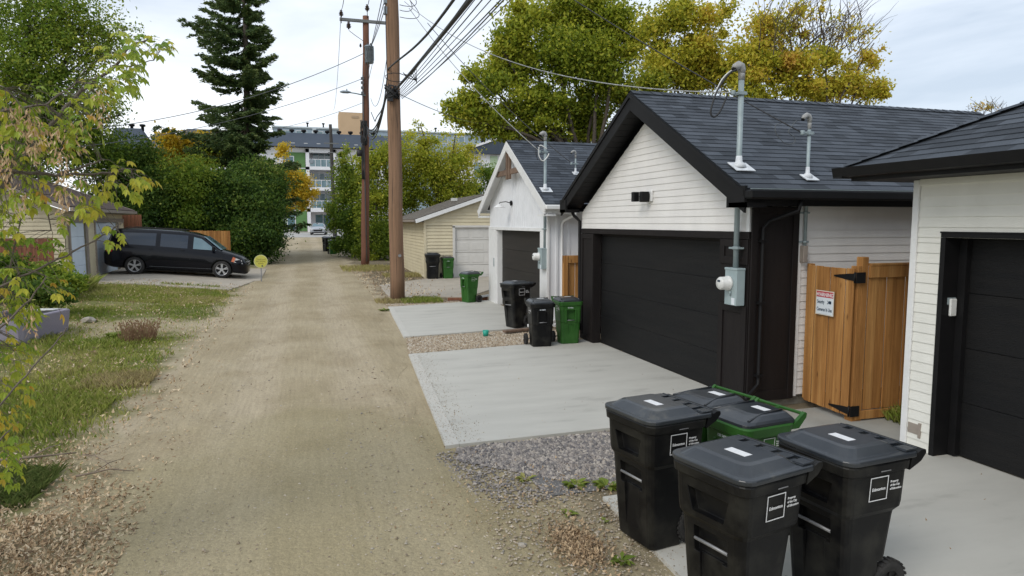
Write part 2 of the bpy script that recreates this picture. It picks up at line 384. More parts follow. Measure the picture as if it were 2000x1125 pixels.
def roof_plane(mb, e0, e1, r0, r1, row=.14, step=.009, thick=.03):
    e0, e1, r0, r1 = map(Vector, (e0, e1, r0, r1))
    nrm = (e1-e0).cross(r0-e0).normalized()
    if nrm.z < 0: nrm = -nrm
    L = ((r0+r1)/2-(e0+e1)/2).length; k = max(1, round(L/row)); U = (e1-e0).normalized()
    uo = random.random()*3
    for i in range(k):
        s, t = i/k, (i+1)/k
        a, b, c, d = e0.lerp(r0, s), e1.lerp(r1, s), e1.lerp(r1, t), e0.lerp(r0, t)
        ps = [a+nrm*step, b+nrm*step, c, d]
        uv = [((p-e0).dot(U)+uo, v) for p, v in zip(ps, (i*row+.004, i*row+.004, (i+1)*row-.004, (i+1)*row-.004))]
        mb.face(ps, uv); mb.face([a-nrm*.002, b-nrm*.002, b+nrm*step, a+nrm*step], [(x, y-.002) for x, y in (uv[0], uv[1], uv[1], uv[0])])
    mb.face([e0-nrm*thick, r0-nrm*thick, r1-nrm*thick, e1-nrm*thick], [(0, 0)]*4)
    for p, q in ((e0, e1), (e1, r1), (r0, e0)): mb.face([p-nrm*thick, q-nrm*thick, q, p], [(0, 0)]*4)
    return mb
def ridge_cap(mb, p, q, w=.13, hgt=.07):
    p, q = Vector(p), Vector(q); d = (q-p); L = d.length; d.normalize(); s = d.cross(Vector((0, 0, 1))).normalized()
    k = max(2, int(L/.18))
    for i in range(k):
        a, b = p+d*(L*i/k), p+d*(L*(i+1)/k+.01)
        for sg in (-1, 1):
            mb.face([a+Vector((0, 0, .014)), b+Vector((0, 0, .006)), b+s*sg*w-Vector((0, 0, hgt-.006)), a+s*sg*w-Vector((0, 0, hgt-.014))], [(i*.7, .1), (i*.7+.2, .1), (i*.7+.2, .04), (i*.7, .04)])
def rake_board(mb, Y0, z0, Y1, z1, X0, X1, drop, off=0):
    """sloping fascia board, parallel to a gable in the YZ plane"""
    for a, b in (((Y0, z0), (Y1, z1)),):
        s = [(X0, a[0], a[1]-off), (X0, b[0], b[1]-off), (X0, b[0], b[1]-off-drop), (X0, a[0], a[1]-off-drop)]
        mb.prism(s, (X1-X0, 0, 0))
    return mb

# ================================================================== GROUND
def nodes_dirt(n, l):
    g = n.new('ShaderNodeNewGeometry')
    def noise(scale, det=6, st=(1, 1, 1), rough=.6, loc=(0, 0, 0)):
        mpn = n.new('ShaderNodeMapping'); mpn.inputs['Scale'].default_value = st; mpn.inputs['Location'].default_value = loc
        l.new(g.outputs['Position'], mpn.inputs[0])
        z = n.new('ShaderNodeTexNoise'); z.inputs['Scale'].default_value = scale; z.inputs['Detail'].default_value = det; z.inputs['Roughness'].default_value = rough
        l.new(mpn.outputs[0], z.inputs[0]); return z.outputs[0]
    def ramp(f, stops):
        r = n.new('ShaderNodeValToRGB'); e = r.color_ramp.elements
        e[0].position = stops[0][0]; e[0].color = (*stops[0][1], 1); e[1].position = stops[-1][0]; e[1].color = (*stops[-1][1], 1)
        for p, c in stops[1:-1]: x = e.new(p); x.color = (*c, 1)
        l.new(f, r.inputs[0]); return r.outputs[0]
    def mix(f, a, b, mode='MIX'):
        m = n.new('ShaderNodeMixRGB'); m.blend_type = mode
        for i, v in enumerate((f, a, b)):
            if isinstance(v, (int, float)): m.inputs[i].default_value = v
            elif isinstance(v, tuple): m.inputs[i].default_value = (*v, 1)
            else: l.new(v, m.inputs[i])
        return m.outputs[0]
    def mrange(f, a, b, c=0., d=1.):
        m = n.new('ShaderNodeMapRange'); l.new(f, m.inputs[0])
        for i, v in enumerate((a, b, c, d)): m.inputs[i+1].default_value = v
        m.interpolation_type = 'SMOOTHSTEP'; return m.outputs[0]
    def math_(op, a, b=0.):
        m = n.new('ShaderNodeMath'); m.operation = op
        for i, v in enumerate((a, b)):
            if isinstance(v, (int, float)): m.inputs[i].default_value = v
            else: l.new(v, m.inputs[i])
        return m.outputs[0]
    sp = n.new('ShaderNodeSeparateXYZ'); l.new(g.outputs['Position'], sp.inputs[0])
    X, Y = sp.outputs[0], sp.outputs[1]
    base = ramp(noise(.55, 8), [(.3, (.315, .258, .166)), (.5, (.365, .303, .200)), (.72, (.41, .347, .240))])
    # wheel tracks: paler packed strips along the lane
    xw = math_('ADD', X, math_('MULTIPLY', math_('SUBTRACT', noise(.22, 3, (1, .35, 1)), .5), 1.1))
    w = math_('COSINE', math_('MULTIPLY', xw, 3.9))
    trk = mrange(math_('ADD', math_('MULTIPLY', w, -.5), math_('MULTIPLY', noise(3, 6, (4, .35, 1)), .7)), .1, .8)
    c = mix(math_('MULTIPLY', trk, .55), base, (.45, .38, .275))
    stn = ramp(noise(.9, 7, (1, .6, 1), .65, (4, 2, 0)), [(.36, (.84, .82, .78)), (.5, (1, 1, 1)), (.7, (1.07, 1.07, 1.07))])
    c = mix(.9, c, stn, 'MULTIPLY')
    # finer long streaks
    st = ramp(noise(7, 5, (3.2, .16, 1)), [(.32, (.86, .86, .85)), (.68, (1.10, 1.10, 1.09))])
    c = mix(.75, c, st, 'MULTIPLY')
    # damper, more olive ground near the camera
    yn = math_('ADD', Y, math_('MULTIPLY', math_('SUBTRACT', noise(.5, 4), .5), 5.))
    near = mrange(math_('ADD', yn, math_('MULTIPLY', math_('ABSOLUTE', X), 1.3)), 10.7, 8.9)
    c = mix(math_('MULTIPLY', near, .46), c, (.262, .226, .122))
    # gravel speckle
    v = n.new('ShaderNodeTexVoronoi'); v.inputs['Scale'].default_value = 42; l.new(g.outputs['Position'], v.inputs[0])
    spk = ramp(v.outputs['Color'], [(0, (.62, .62, .63)), (.55, (1, 1, 1)), (1, (1.42, 1.40, 1.36))])
    c = mix(.28, c, spk, 'MULTIPLY')
    fn = ramp(noise(130, 3), [(.35, (.72, .71, .70)), (.65, (1.2, 1.2, 1.2))])
    c = mix(.55, c, fn, 'MULTIPLY')
    hgt = math_('ADD', math_('MULTIPLY', v.outputs['Distance'], -1.), math_('MULTIPLY', noise(20, 6), 2.))
    return dict(noise=noise, ramp=ramp, mix=mix, mrange=mrange, math=math_, X=X, Y=Y, dirt=c, h=hgt)

def groundmat(name, verge):
    m = bpy.data.materials.new(name); m.use_nodes = True
    n = m.node_tree.nodes; l = m.node_tree.links; b = n['Principled BSDF']
    b.inputs['Roughness'].default_value = .95; b.inputs['Specular IOR Level'].default_value = .2
    k = nodes_dirt(n, l); c = k['dirt']
    if verge:
        noise, ramp, mix, mr, ma = k['noise'], k['ramp'], k['mix'], k['mrange'], k['math']
        grass = ramp(noise(1.6, 8), [(.3, (.115, .095, .05)), (.46, (.135, .14, .045)), (.58, (.20, .19, .07)), (.7, (.26, .215, .12))])
        ax = ma('ABSOLUTE', ma('SUBTRACT', k['X'], .0))
        e = ma('ADD', ax, ma('MULTIPLY', ma('SUBTRACT', noise(.9, 7), .5), 2.4))
        msk = mr(e, 2.0, 2.75)
        # bare cross strip by the planter
        yy = ma('ABSOLUTE', ma('SUBTRACT', ma('ADD', k['Y'], ma('MULTIPLY', ma('SUBTRACT', noise(.7, 5), .5), 4.)), 17.6))
        bare = ma('MULTIPLY', mr(yy, 1.5, .5), .8)
        msk = ma('MULTIPLY', msk, ma('SUBTRACT', 1., bare))
        right = mr(k['X'], .8, 2.)
        soil = ramp(noise(1.3, 8), [(.3, (.12, .095, .058)), (.6, (.22, .18, .12)), (.75, (.29, .25, .18))])
        g2 = mix(right, grass, soil)
        g2 = mix(.6, g2, ramp(noise(60, 3), [(.35, (.6, .6, .6)), (.65, (1.3, 1.3, 1.3))]), 'MULTIPLY')
        c = mix(msk, c, g2)
    l.new(c, b.inputs['Base Color'])
    bp = n.new('ShaderNodeBump'); bp.inputs['Strength'].default_value = .55; bp.inputs['Distance'].default_value = .007
    l.new(k['h'], bp.inputs['Height']); l.new(bp.outputs[0], b.inputs['Normal'])
    return m
M['ground'] = groundmat('earth_and_turf', True); M['lane'] = groundmat('packed_gravel', False)
YS = sorted(set([-60, -30, -10, 0]+[i*.5 for i in range(0, 100)]+[50+i*2.5 for i in range(0, 25)]+[110, 130, 170, 250, 400, 800, 1500]))
def grid(xs, ys, hf, off=0):
    xs = list(xs); ys = list(ys)
    vs = [(x, y, hf(x, y)+off) for y in ys for x in xs]; n = len(xs)
    fs = [(j*n+i, j*n+i+1, (j+1)*n+i+1, (j+1)*n+i) for j in range(len(ys)-1) for i in range(n-1)]
    mb = MB(); mb.raw(vs, fs); return mb
XS = sorted([-900, -300, -120, -60, -30, -20, -15, -12, -10, -9, -8, -7, -6.3, -5.633, -5, -4.5, -4, -3.5, -3, -2.3, -1.9, -1, 0, 1, 2, 3, 5, 8, 12, 20, 40, 80, 200, 500, 1200])
struct(grid(XS, YS, gh).build('ground', M['ground']))
def edge(y, sgn, k): return .13*math.sin(y*.8+k)+.09*math.sin(y*2.1+2*k)+.05*math.sin(y*5.3+k)
LY = [y for y in YS if -10 <= y <= 110]
mbl = MB(); vs = []
for y in LY:
    xl = -1.72+edge(y, -1, 1.) - (.25 if y > 10 else 0); xr = (1.36 if y < 10 else min(2.0, 1.36+(y-10)*.07))+edge(y, 1, 4)*.8
    for t in np.linspace(0, 1, 15):
        x = xl+(xr-xl)*t
        rut = -.02*math.exp(-((x+.85)/.3)**2)-.02*math.exp(-((x-.8)/.3)**2)
        vs.append((x, y, gh(x, y)+.022+rut*.8 if 0 < t < 1 else gh(x, y)+.004))
n_ = 15
mbl.raw(vs, [(j*n_+i, j*n_+i+1, (j+1)*n_+i+1, (j+1)*n_+i) for j in range(len(LY)-1) for i in range(n_-1)])
struct(mbl.build('gravel_lane', M['lane']))

def slab(name, pts, m, top=.035, res=.5, bottom=-.08):
    """pts: quad corners a,b,c,d (xy); draped over the terrain, with sides"""
    a, b, c, d = [Vector(p) for p in pts]
    nu = max(1, int(max((b-a).length, (c-d).length)/res)); nv = max(1, int(max((d-a).length, (c-b).length)/res))
    P = [[(a.lerp(b, i/nu)).lerp(d.lerp(c, i/nu), j/nv) for i in range(nu+1)] for j in range(nv+1)]
    mb = MB(); w = nu+1
    mb.raw([(p.x, p.y, gh(p.x, p.y)+top) for r in P for p in r], [(j*w+i, j*w+i+1, (j+1)*w+i+1, (j+1)*w+i) for j in range(nv) for i in range(nu)])
    ring = P[0][:]+[r[-1] for r in P[1:]]+P[-1][::-1][1:]+[r[0] for r in P[::-1][1:-1]]
    k = len(ring)
    mb.raw([(p.x, p.y, gh(p.x, p.y)+top) for p in ring]+[(p.x, p.y, gh(p.x, p.y)+bottom) for p in ring], [(i, k+i, k+(i+1) % k, (i+1) % k) for i in range(k)])
    return struct(mb.build(name, m))
slab('driveway', [(1.56, 7.14), (5.66, 7.30), (5.66, 13.02), (1.93, 12.48)], M['concrete'], .035)
slab('driveway_edge', [(1.40, 7.12), (1.557, 7.14), (1.927, 12.48), (1.77, 12.45)], M['concrete_b'], .038)
slab('apron', [(2.10, 14.42), (5.44, 14.95), (5.44, 20.3), (2.36, 19.60)], M['concrete'], .035)
slab('apron_edge', [(1.95, 14.40), (2.097, 14.42), (2.357, 19.60), (2.22, 19.58)], M['concrete_b'], .038)
slab('garage_pad', [(2.12, -3), (6.45, -3), (6.45, 5.50), (2.46, 5.36)], M['concrete'], .035)
slab('path', [(4.2, 5.505), (9, 5.505), (9, 7.29), (4.2, 7.24)], M['concrete_p'], .030)
slab('side_driveway', [(3.35, 21.9), (4.9, 21.3), (9.5, 28.0), (4.8, 28.0)], M['concrete_o'], .028)
slab('side_driveway_entry', [(2.5, 21.5), (3.345, 21.5), (4.795, 28.0), (2.6, 25.8)], M['concrete_o'], .02)
slab('parking_pad', [(-7.45, 25.6), (-2.57, 25.2), (-1.95, 28.5), (-7.45, 28.5)], M['concrete_o'], .034)
slab('parking_pad_far', [(-7.45, 28.53), (-1.75, 28.0+.53), (-1.8, 34.5), (-7.45, 34.5)], M['concrete_o'], .034)
slab('far_street', [(-30, 78), (30, 78), (30, 97), (-30, 97)], mat('street_paving', (.40, .39, .37), (.35, .34, .32), scale=.6, rough=.9), .05, res=4)

# ================================================================== GARAGES
def panel_frame(mb, X, y0, y1, z0, z1, w=.09, t=.02, nx=-1):
    """raised stile-and-rail frame on a plane X=const facing -X"""
    a, b = (X-t, X) if nx < 0 else (X, X+t)
    mb.box(a, b, y0, y0+w, z0, z1); mb.box(a, b, y1-w, y1, z0, z1)
    mb.box(a, b, y0+w, y1-w, z0, z0+w); mb.box(a, b, y0+w, y1-w, z1-w, z1)
def garage_door(name, parent, X, y0, y1, z0, z1, m, sections=4, bev=.004, gap=.002):
    mb = MB(); h = (z1-z0)/sections
    for i in range(sections):
        a = z0+i*h
        mb.box(X, X+.05, y0, y1, a+gap, a+h-gap)
    o = mb.build(name, m, parent, bevel=bev)
    mb = MB(); mb.box(X+.052, X+.06, y0, y1, z0, z1); mb.build('door_backing', M['black'], parent)
    return o
def gutter(parent, pts, m, name='gutter'):
    mb = MB(); (x0, x1, y0, y1, z0, z1) = pts
    mb.box(x0, x1, y0, y1, z0, z1)
    return mb.build(name, m, parent, bevel=.02)

# ---- main black-and-white garage ------------------------------------------------
g1 = thing('garage', 'white sided garage with black trim and wide black door beside the timber gate', 'garage', (5.5, 7.55, 0))
mb = MB()
mb.prism([(5.52, 7.56, 2.33), (5.52, 13.14, 2.33), (5.52, 13.14, 2.70), (5.52, 10.35, 4.22), (5.52, 7.56, 2.70)], (.12, 0, 0))
mb.box(5.52, 12.4, 7.56, 7.68, .13, 2.72); mb.box(5.52, 12.4, 13.02, 13.14, .13, 2.72)
mb.prism([(12.3, 7.56, .13), (12.3, 13.14, .13), (12.3, 13.14, 2.70), (12.3, 10.35, 4.22), (12.3, 7.56, 2.70)], (.12, 0, 0))
mb.build('wall', M['siding_w'], g1)
siding(mb := MB(), (5.5, 7.55), (0, 1, 0), (-1, 0, 0), 2.335, 4.30, lambda z: max(0, (z-2.66)/.545), lambda z: 5.6-max(0, (z-2.66)/.545)); mb.build('siding', M['siding_w'], g1)
siding(mb := MB(), (6.21, 7.54), (1, 0, 0), (0, -1, 0), .15, 2.70, const(.045), const(6.2)); mb.build('siding', M['siding_w'], g1)
mb = MB(); mb.box(6.205, 6.26, 7.515, 7.545, .13, 2.70); mb.box(5.472, 5.5, 7.55, 7.61, 2.335, 2.72)
mb.build('corner_trim', M['white'], g1)
MB().box(5.53, 12.4, 7.585, 7.66, -.1, .129).build('foundation', M['found'], g1)
# black front: header, pilasters, jambs
mb = MB()
mb.box(5.47, 5.53, 7.55, 13.17, 2.235, 2.33)
mb.box(5.485, 5.65, 12.52, 13.16, .04, 2.233); mb.box(5.485, 5.65, 7.55, 8.18, .04, 2.233)
panel_frame(mb, 5.484, 12.52, 13.16, .05, 2.23, .10); panel_frame(mb, 5.484, 7.56, 8.18, .05, 1.36, .10); panel_frame(mb, 5.484, 7.56, 8.18, 1.90, 2.23, .10)
mb.box(5.655, 5.70, 8.0, 12.7, 2.19, 2.33)
mb.build('front_trim', M['espresso'], g1, bevel=.004)
garage_door('garage_door', g1, 5.655, 8.185, 12.515, .045, 2.19, M['door_black'], bev=.003, gap=.0015)
mb = MB(); mb.box(5.50, 6.2, 7.515, 7.555, .10, 2.66)
def frame_y(mb, Y, x0, x1, z0, z1, w=.09, t=.02):
    mb.box(x0, x0+w, Y-t, Y, z0, z1); mb.box(x1-w, x1, Y-t, Y, z0, z1); mb.box(x0+w, x1-w, Y-t, Y, z0, z0+w+.04); mb.box(x0+w, x1-w, Y-t, Y, z1-w, z1)
frame_y(mb, 7.514, 5.48, 6.2, .11, 2.655)
mb.build('side_panel', M['espresso'], g1, bevel=.004)
def gable_roof(parent, x0, x1, ya, za, yb, zb, yr, zr, m, name='roof'):
    mb = MB()
    roof_plane(mb, (x0, ya, za), (x1, ya, za), (x0, yr, zr), (x1, yr, zr))
    roof_plane(mb, (x1, yb, zb), (x0, yb, zb), (x1, yr, zr), (x0, yr, zr))
    ridge_cap(mb, (x0, yr, zr+.012), (x1, yr, zr+.012))
    return mb.build(name, m, parent)
gable_roof(g1, 5.13, 12.6, 7.2, 2.865, 13.46, 2.89, 10.33, 4.575, M['shing'])
mb = MB()
for (ya, za) in ((7.2, 2.865), (13.46, 2.89)):
    rake_board(mb, ya, za, 10.33, 4.575, 5.115, 5.14, .07, .02)
    rake_board(mb, ya, za, 10.33, 4.575, 5.135, 5.165, .26, .035)
mb.box(5.12, 5.44, 7.18, 7.50, 2.64, 2.70); mb.box(5.12, 5.16, 7.18, 7.55, 2.64, 2.90)
mb.box(5.12, 5.44, 13.17, 13.47, 2.66, 2.72); mb.box(5.12, 5.16, 13.14, 13.47, 2.66, 2.92)
mb.box(5.165, 12.6, 7.22, 7.25, 2.66, 2.82); mb.box(5.165, 12.6, 13.42, 13.44, 2.68, 2.84)
mb.box(5.165, 12.6, 7.25, 7.545, 2.665, 2.685)
mb.build('fascia', M['black'], g1)
mb = MB()   # slatted soffit of the gable overhang
for (ya, za, s) in ((7.4, 2.86, 1), (13.26, 2.885, -1)):
    k = 20
    for i in range(k):
        t0, t1 = i/k, (i+.93)/k
        Y0, Y1 = ya+(10.33-ya)*t0, ya+(10.33-ya)*t1; Z0, Z1 = za-.12+(4.575-2.87)*t0*.94, za-.12+(4.575-2.87)*t1*.94
        mb.prism([(5.17, Y0, Z0), (5.17, Y1, Z1), (5.17, Y1, Z1-.012), (5.17, Y0, Z0-.012)], (.34, 0, 0))
mb.build('soffit', M['black'], g1)
gutter(g1, (5.12, 12.6, 7.05, 7.19, 2.735, 2.85), M['black'])
mb = MB(); mb.box(5.11, 12.6, 7.04, 7.055, 2.852, 2.860); mb.build('drip_edge', M['galv'], g1)
mb = MB(); mb.tube([(5.92, 7.14, 2.74), (5.90, 7.16, 2.60), (5.68, 7.42, 2.47), (5.62, 7.46, 2.38), (5.62, 7.46, .42), (5.60, 7.44, .34), (5.38, 7.34, .22), (5.32, 7.32, .20)], .028, 8)
for z in (.45, 1.4, 2.2): mb.box(5.57, 5.67, 7.42, 7.51, z, z+.03)
mb.build('downspout', M['black'], g1)
mb = MB(); mb.tube([(5.30, 13.33, 2.76), (5.36, 13.28, 2.60), (5.46, 13.2, 2.48), (5.47, 13.2, .3), (5.40, 13.2, .2)], .035, 8); mb.box(5.38, 5.50, 13.1, 13.2, .22, .36)
mb.build('downspout', M['black'], g1)
wl = MB(); wl.box(5.455, 5.487, 10.14, 10.30, 2.80, 2.98); o = wl.build('mounting_block', M['white'], g1, bevel=.005)
wl = MB(); wl.box(5.30, 5.44, 10.18, 10.27, 2.79, 2.96); wl.box(5.44, 5.456, 10.19, 10.26, 2.83, 2.92); o = wl.build('light_fixture', M['black'], g1, bevel=.006)
mb = MB(); mb.box(5.24, 5.34, 10.34, 10.44, 2.80, 2.96); mb.tube([(5.33, 10.33, 2.88), (5.40, 10.22, 2.88)], .012, 6)
mb.build('light_shade', M['black'], g1, bevel=.006)

# ---- right-hand garage ----------------------------------------------------------
g2 = thing('garage', 'pale sided garage with dark hip roof and black door at the right edge', 'garage', (6.2, 5.7, 0))
mb = MB(); mb.box(6.22, 12, 5.60, 5.72, -.05, 2.9); mb.box(6.22, 6.34, -1.5, 5.6, 2.36, 2.9); mb.box(6.22, 6.34, -1.5, -.5, -.05, 2.36); mb.box(11.9, 12, -1.5, 5.6, -.05, 2.9); mb.box(6.34, 11.9, -1.5, -1.4, -.05, 2.9)
mb.build('wall', M['siding_c'], g2)
siding(mb := MB(), (6.2, 5.37), (0, 1, 0), (-1, 0, 0), .04, 2.30, const(.0), const(.30)); mb.build('siding', M['siding_c'], g2)
siding(mb := MB(), (6.2, -1.5), (0, 1, 0), (-1, 0, 0), 2.30, 2.90, const(0), const(7.17)); mb.build('siding', M['siding_c'], g2)
mb = MB(); mb.box(6.172, 6.20, 5.672, 5.745, .02, 2.895); mb.box(6.201, 6.26, 5.722, 5.748, .02, 2.895); mb.build('corner_trim', M['white'], g2, bevel=.004)
mb = MB(); mb.box(6.186, 6.196, 5.52, 5.66, .20, .31); mb.box(6.180, 6.199, 5.50, 5.53, .17, .33); mb.build('wall_vent', M['taupe'], g2)
mb = MB(); mb.box(6.175, 6.43, 5.33, 5.385, .02, 2.30); mb.box(6.175, 6.43, -.5, 5.385, 2.302, 2.36); mb.box(6.165, 6.175, -.5, 5.39, 2.345, 2.362)
mb.build('door_frame', M['black'], g2)
garage_door('garage_door', g2, 6.42, -.4, 5.325, .05, 2.30, M['door_black'])
mb = MB(); mb.box(6.36, 6.418, 5.24, 5.325, .05, 2.30); mb.build('door_track', M['black'], g2)
mb = MB(); mb.box(6.262, 6.345, 5.300, 5.328, 1.50, 1.68); o = mb.build('keypad', M['plasticw'], g2, bevel=.008)
mb = MB(); mb.box(6.245, 6.35, 5.327, 5.3295, 1.62, 1.69); mb.build('keypad_cover', M['galv'], g2)
mb = MB()
e = 3.05
roof_plane(mb, (5.70, -2.3, e), (5.70, 6.27, e), (9.98, 1.98, e+2.14), (9.98, 1.985, e+2.14))
roof_plane(mb, (12.5, 6.27, e), (5.70, 6.27, e), (10.1, 1.985, e+2.14), (9.98, 1.985, e+2.14))
mb.build('roof', M['shing'], g2)
mb = MB(); ridge_cap(mb, (5.72, 6.25, e+.025), (9.98, 1.985, e+2.165), w=.14, hgt=.035); mb.build('hip_cap', M['shing'], g2)
mb = MB(); mb.box(5.72, 5.745, -2.3, 6.1, 2.90, 3.03); mb.box(5.72, 12.5, 6.10, 6.13, 2.90, 3.03); mb.box(5.745, 6.2, -2.3, 6.10, 2.902, 2.925); mb.box(6.2, 12.5, 5.75, 6.1, 2.902, 2.925)
mb.build('fascia', M['black'], g2)
mb = MB(); mb.prism([(5.72, 6.27, 2.935), (5.60, 6.27, 2.95), (5.575, 6.27, 3.045), (5.72, 6.27, 3.045)], (0, -8.6, 0)); mb.box(5.6, 12.5, 6.14, 6.27, 2.935, 3.04)
mb.build('gutter', M['black'], g2)
mb = MB(); mb.box(6.166, 6.20, -1.5, 5.66, 2.84, 2.90); mb.build('frieze_trim', M['siding_c'], g2)

# ---- white steep-gabled garage --------------------------------------------------
g3 = thing('garage', 'small white board garage with steep gable, timber king post and dark brown door', 'garage', (5.42, 15.0, 0))
mb = MB(); mb.prism([(5.42, 15.0, 2.25), (5.42, 20.25, 2.25), (5.42, 20.25, 3.02), (5.42, 17.56, 4.50), (5.42, 15.0, 3.08)], (.15, 0, 0))
mb.box(5.42, 5.57, 15.0, 15.5, 0, 2.25); mb.box(5.42, 5.57, 19.5, 20.25, 0, 2.25); mb.box(5.57, 11, 15.0, 15.12, 0, 2.8); mb.box(5.57, 11, 20.13, 20.25, 0, 2.8); mb.box(10.9, 11, 15.12, 20.13, 0, 2.8)
mb.build('wall', M['batten_w'], g3)
mb = MB(); k = 0
y = 15.08
while y < 20.2:
    top = 3.0+.55*min(y-15.0, 20.25-y); zb = 2.30 if 15.4 < y < 19.6 else .05
    mb.box(5.416, 5.42, y, y+.03, zb, min(top, 4.4)); y += .18
x = 5.6
while x < 10.9: mb.box(x, x+.05, 14.975, 15.0, .05, 2.75); x += .30
mb.build('battens', M['batten_w'], g3)
mb = MB(); mb.box(5.385, 5.42, 19.5, 20.27, .02, 2.24); mb.box(5.385, 5.42, 15.0, 15.5, .02, 2.24); mb.box(5.385, 5.42, 15.0, 20.27, 2.242, 2.33)
mb.box(5.38, 5.44, 14.96, 15.02, .02, 2.8); mb.box(5.42, 5.60, 19.44, 19.499, .02, 2.24)
mb.build('corner_trim', M['white'], g3, bevel=.004)
garage_door('garage_door', g3, 5.58, 15.5, 19.5, .05, 2.24, M['door_brown'])
gable_roof(g3, 5.16, 11.2, 14.5, 2.87, 20.62, 2.87, 17.56, 4.60, M['shing'])
mb = MB()
rake_board(mb, 14.5, 2.86, 17.56, 4.585, 5.14, 5.17, .24); rake_board(mb, 20.62, 2.86, 17.56, 4.585, 5.14, 5.17, .24)
mb.box(5.17, 11.2, 14.54, 14.57, 2.66, 2.84); mb.box(5.14, 5.42, 20.26, 20.62, 2.60, 2.66); mb.box(5.14, 5.42, 14.5, 14.98, 2.60, 2.64); mb.box(5.42, 11.2, 14.57, 14.97, 2.64, 2.66)
mb.build('fascia', M['white'], g3)
mb = MB()
for ya, s in ((14.5, 1), (20.62, -1)):
    mb.prism([(5.175, ya, 2.82), (5.175, 17.56, 4.55), (5.175, 17.56, 4.52), (5.175, ya, 2.79)], (.24, 0, 0))
mb.build('soffit', M['white'], g3)
gutter(g3, (5.14, 11.2, 14.38, 14.50, 2.74, 2.85), M['white']); gutter(g3, (5.14, 11.2, 20.63, 20.73, 2.74, 2.84), M['white'])
mb = MB(); mb.tube([(5.9, 14.44, 2.74), (5.88, 14.5, 2.62), (5.75, 14.85, 2.50), (5.73, 14.92, 2.4), (5.73, 14.92, .2), (5.6, 14.8, .12)], .035, 8); mb.build('downspout', M['white'], g3)
mb = MB(); mb.box(5.20, 5.26, 16.35, 18.75, 3.72, 3.86); mb.build('tie_beam', M['brownwood'], g3, bevel=.006)
mb = MB(); mb.box(5.18, 5.24, 17.38, 17.50, 3.60, 4.42); mb.box(5.18, 5.24, 17.60, 17.72, 3.60, 4.42); mb.build('king_post', M['brownwood'], g3, bevel=.006)
lt = thing('barn_light', 'gooseneck barn light above the dark brown garage door', 'lamp', (5.4, 17.9, 2.95))
mb = MB(); mb.lathe([(.07, 0), (.07, .03)], 14, (5.37, 17.9, 2.98), 'x'); mb.tube([(5.38, 17.9, 2.98), (5.25, 17.95, 3.02), (5.10, 18.0, 3.0), (5.08, 18.0, 2.95)], .012, 6); mb.build('arm', M['black'], lt)
mb = MB(); mb.lathe([(.03, .06), (.05, .04), (.15, -.03), (.16, -.04), (.14, -.035)], 18, (5.08, 18.0, 2.90)); mb.build('lamp_shade', M['white'], lt)
mb = MB(); mb.box(5.375, 5.386, 19.62, 19.70, 1.15, 1.40); mb.build('keypad', M['galv'], g3)

# ---- cream garage with side-facing door -----------------------------------------
z4 = .13
g4 = thing('garage', 'cream sided garage with low grey roof and off white panel door facing the camera', 'garage', (4.72, 28.1, z4))
mb = MB(); mb.prism([(4.74, 28.12, 0), (5.9, 28.12, 0), (5.9, 28.12, 2.3), (8.7, 28.12, 2.3), (8.7, 28.12, 0), (10.3, 28.12, 0), (10.3, 28.12, 2.62), (7.5, 28.12, 3.6), (4.74, 28.12, 2.62)], (0, .1, 0))
mb.box(4.74, 4.84, 28.12, 35.4, 0, 2.62); mb.box(10.2, 10.3, 28.22, 35.4, 0, 2.62); mb.box(4.84, 10.2, 35.3, 35.4, 0, 2.62)
mb.build('wall', M['siding_y'], g4)
siding(mb := MB(), (4.72, 28.1), (1, 0, 0), (0, -1, 0), .13, 2.30, const(.08), const(1.20), .14, .03); mb.build('siding', M['siding_y'], g4)
siding(mb := MB(), (4.72, 28.1), (1, 0, 0), (0, -1, 0), .13, 2.30, const(4.0), const(5.6), .14, .03); mb.build('siding', M['siding_y'], g4)
siding(mb := MB(), (4.72, 28.1), (1, 0, 0), (0, -1, 0), 2.34, 3.55, lambda z: .08 if z < 2.6 else (z-2.6)/.345, lambda z: 5.56-(0 if z < 2.6 else (z-2.6)/.345), .14, .03); mb.build('siding', M['siding_y'], g4)
siding(mb := MB(), (4.72, 35.4), (0, -1, 0), (-1, 0, 0), .2, 2.55, const(.0), const(7.24), .14, .03); mb.build('siding', M['siding_y'], g4)
mb = MB(); mb.box(4.69, 4.80, 28.06, 28.098, .1, 2.6); mb.box(4.69, 4.719, 28.1, 28.16, .1, 2.6); mb.build('corner_trim', M['siding_y'], g4)
mb = MB(); mb.box(5.90, 6.0, 28.05, 28.14, .12, 2.30); mb.box(8.6, 8.7, 28.05, 28.14, .12, 2.30); mb.box(5.9, 8.7, 28.05, 28.14, 2.25, 2.34); mb.build('door_frame', M['dullwhite'], g4)
mb = MB()
for i in range(4):
    a = .15+i*.525; mb.box(6.0, 8.6, 28.15, 28.19, a+.006, a+.519)
    for j in range(4): mb.box(6.08+j*.64, 6.60+j*.64, 28.138, 28.15, a+.10, a+.42)
mb.build('garage_door', M['dullwhite'], g4, bevel=.008)
mb = MB(); roof_plane(mb, (4.30, 35.6, 2.60), (4.30, 27.85, 2.60), (7.5, 35.6, 3.70), (7.5, 27.85, 3.70)); roof_plane(mb, (10.7, 27.85, 2.60), (10.7, 35.6, 2.60), (7.5, 27.85, 3.70), (7.5, 35.6, 3.70))
mb.build('roof', M['shing_g'], g4)
mb = MB(); mb.prism([(4.30, 27.82, 2.58), (7.5, 27.82, 3.68), (7.5, 27.82, 3.52), (4.34, 27.82, 2.43)], (0, .03, 0)); mb.prism([(10.7, 27.82, 2.58), (7.5, 27.82, 3.68), (7.5, 27.82, 3.52), (10.66, 27.82, 2.43)], (0, .03, 0)); mb.build('fascia', M['white'], g4)
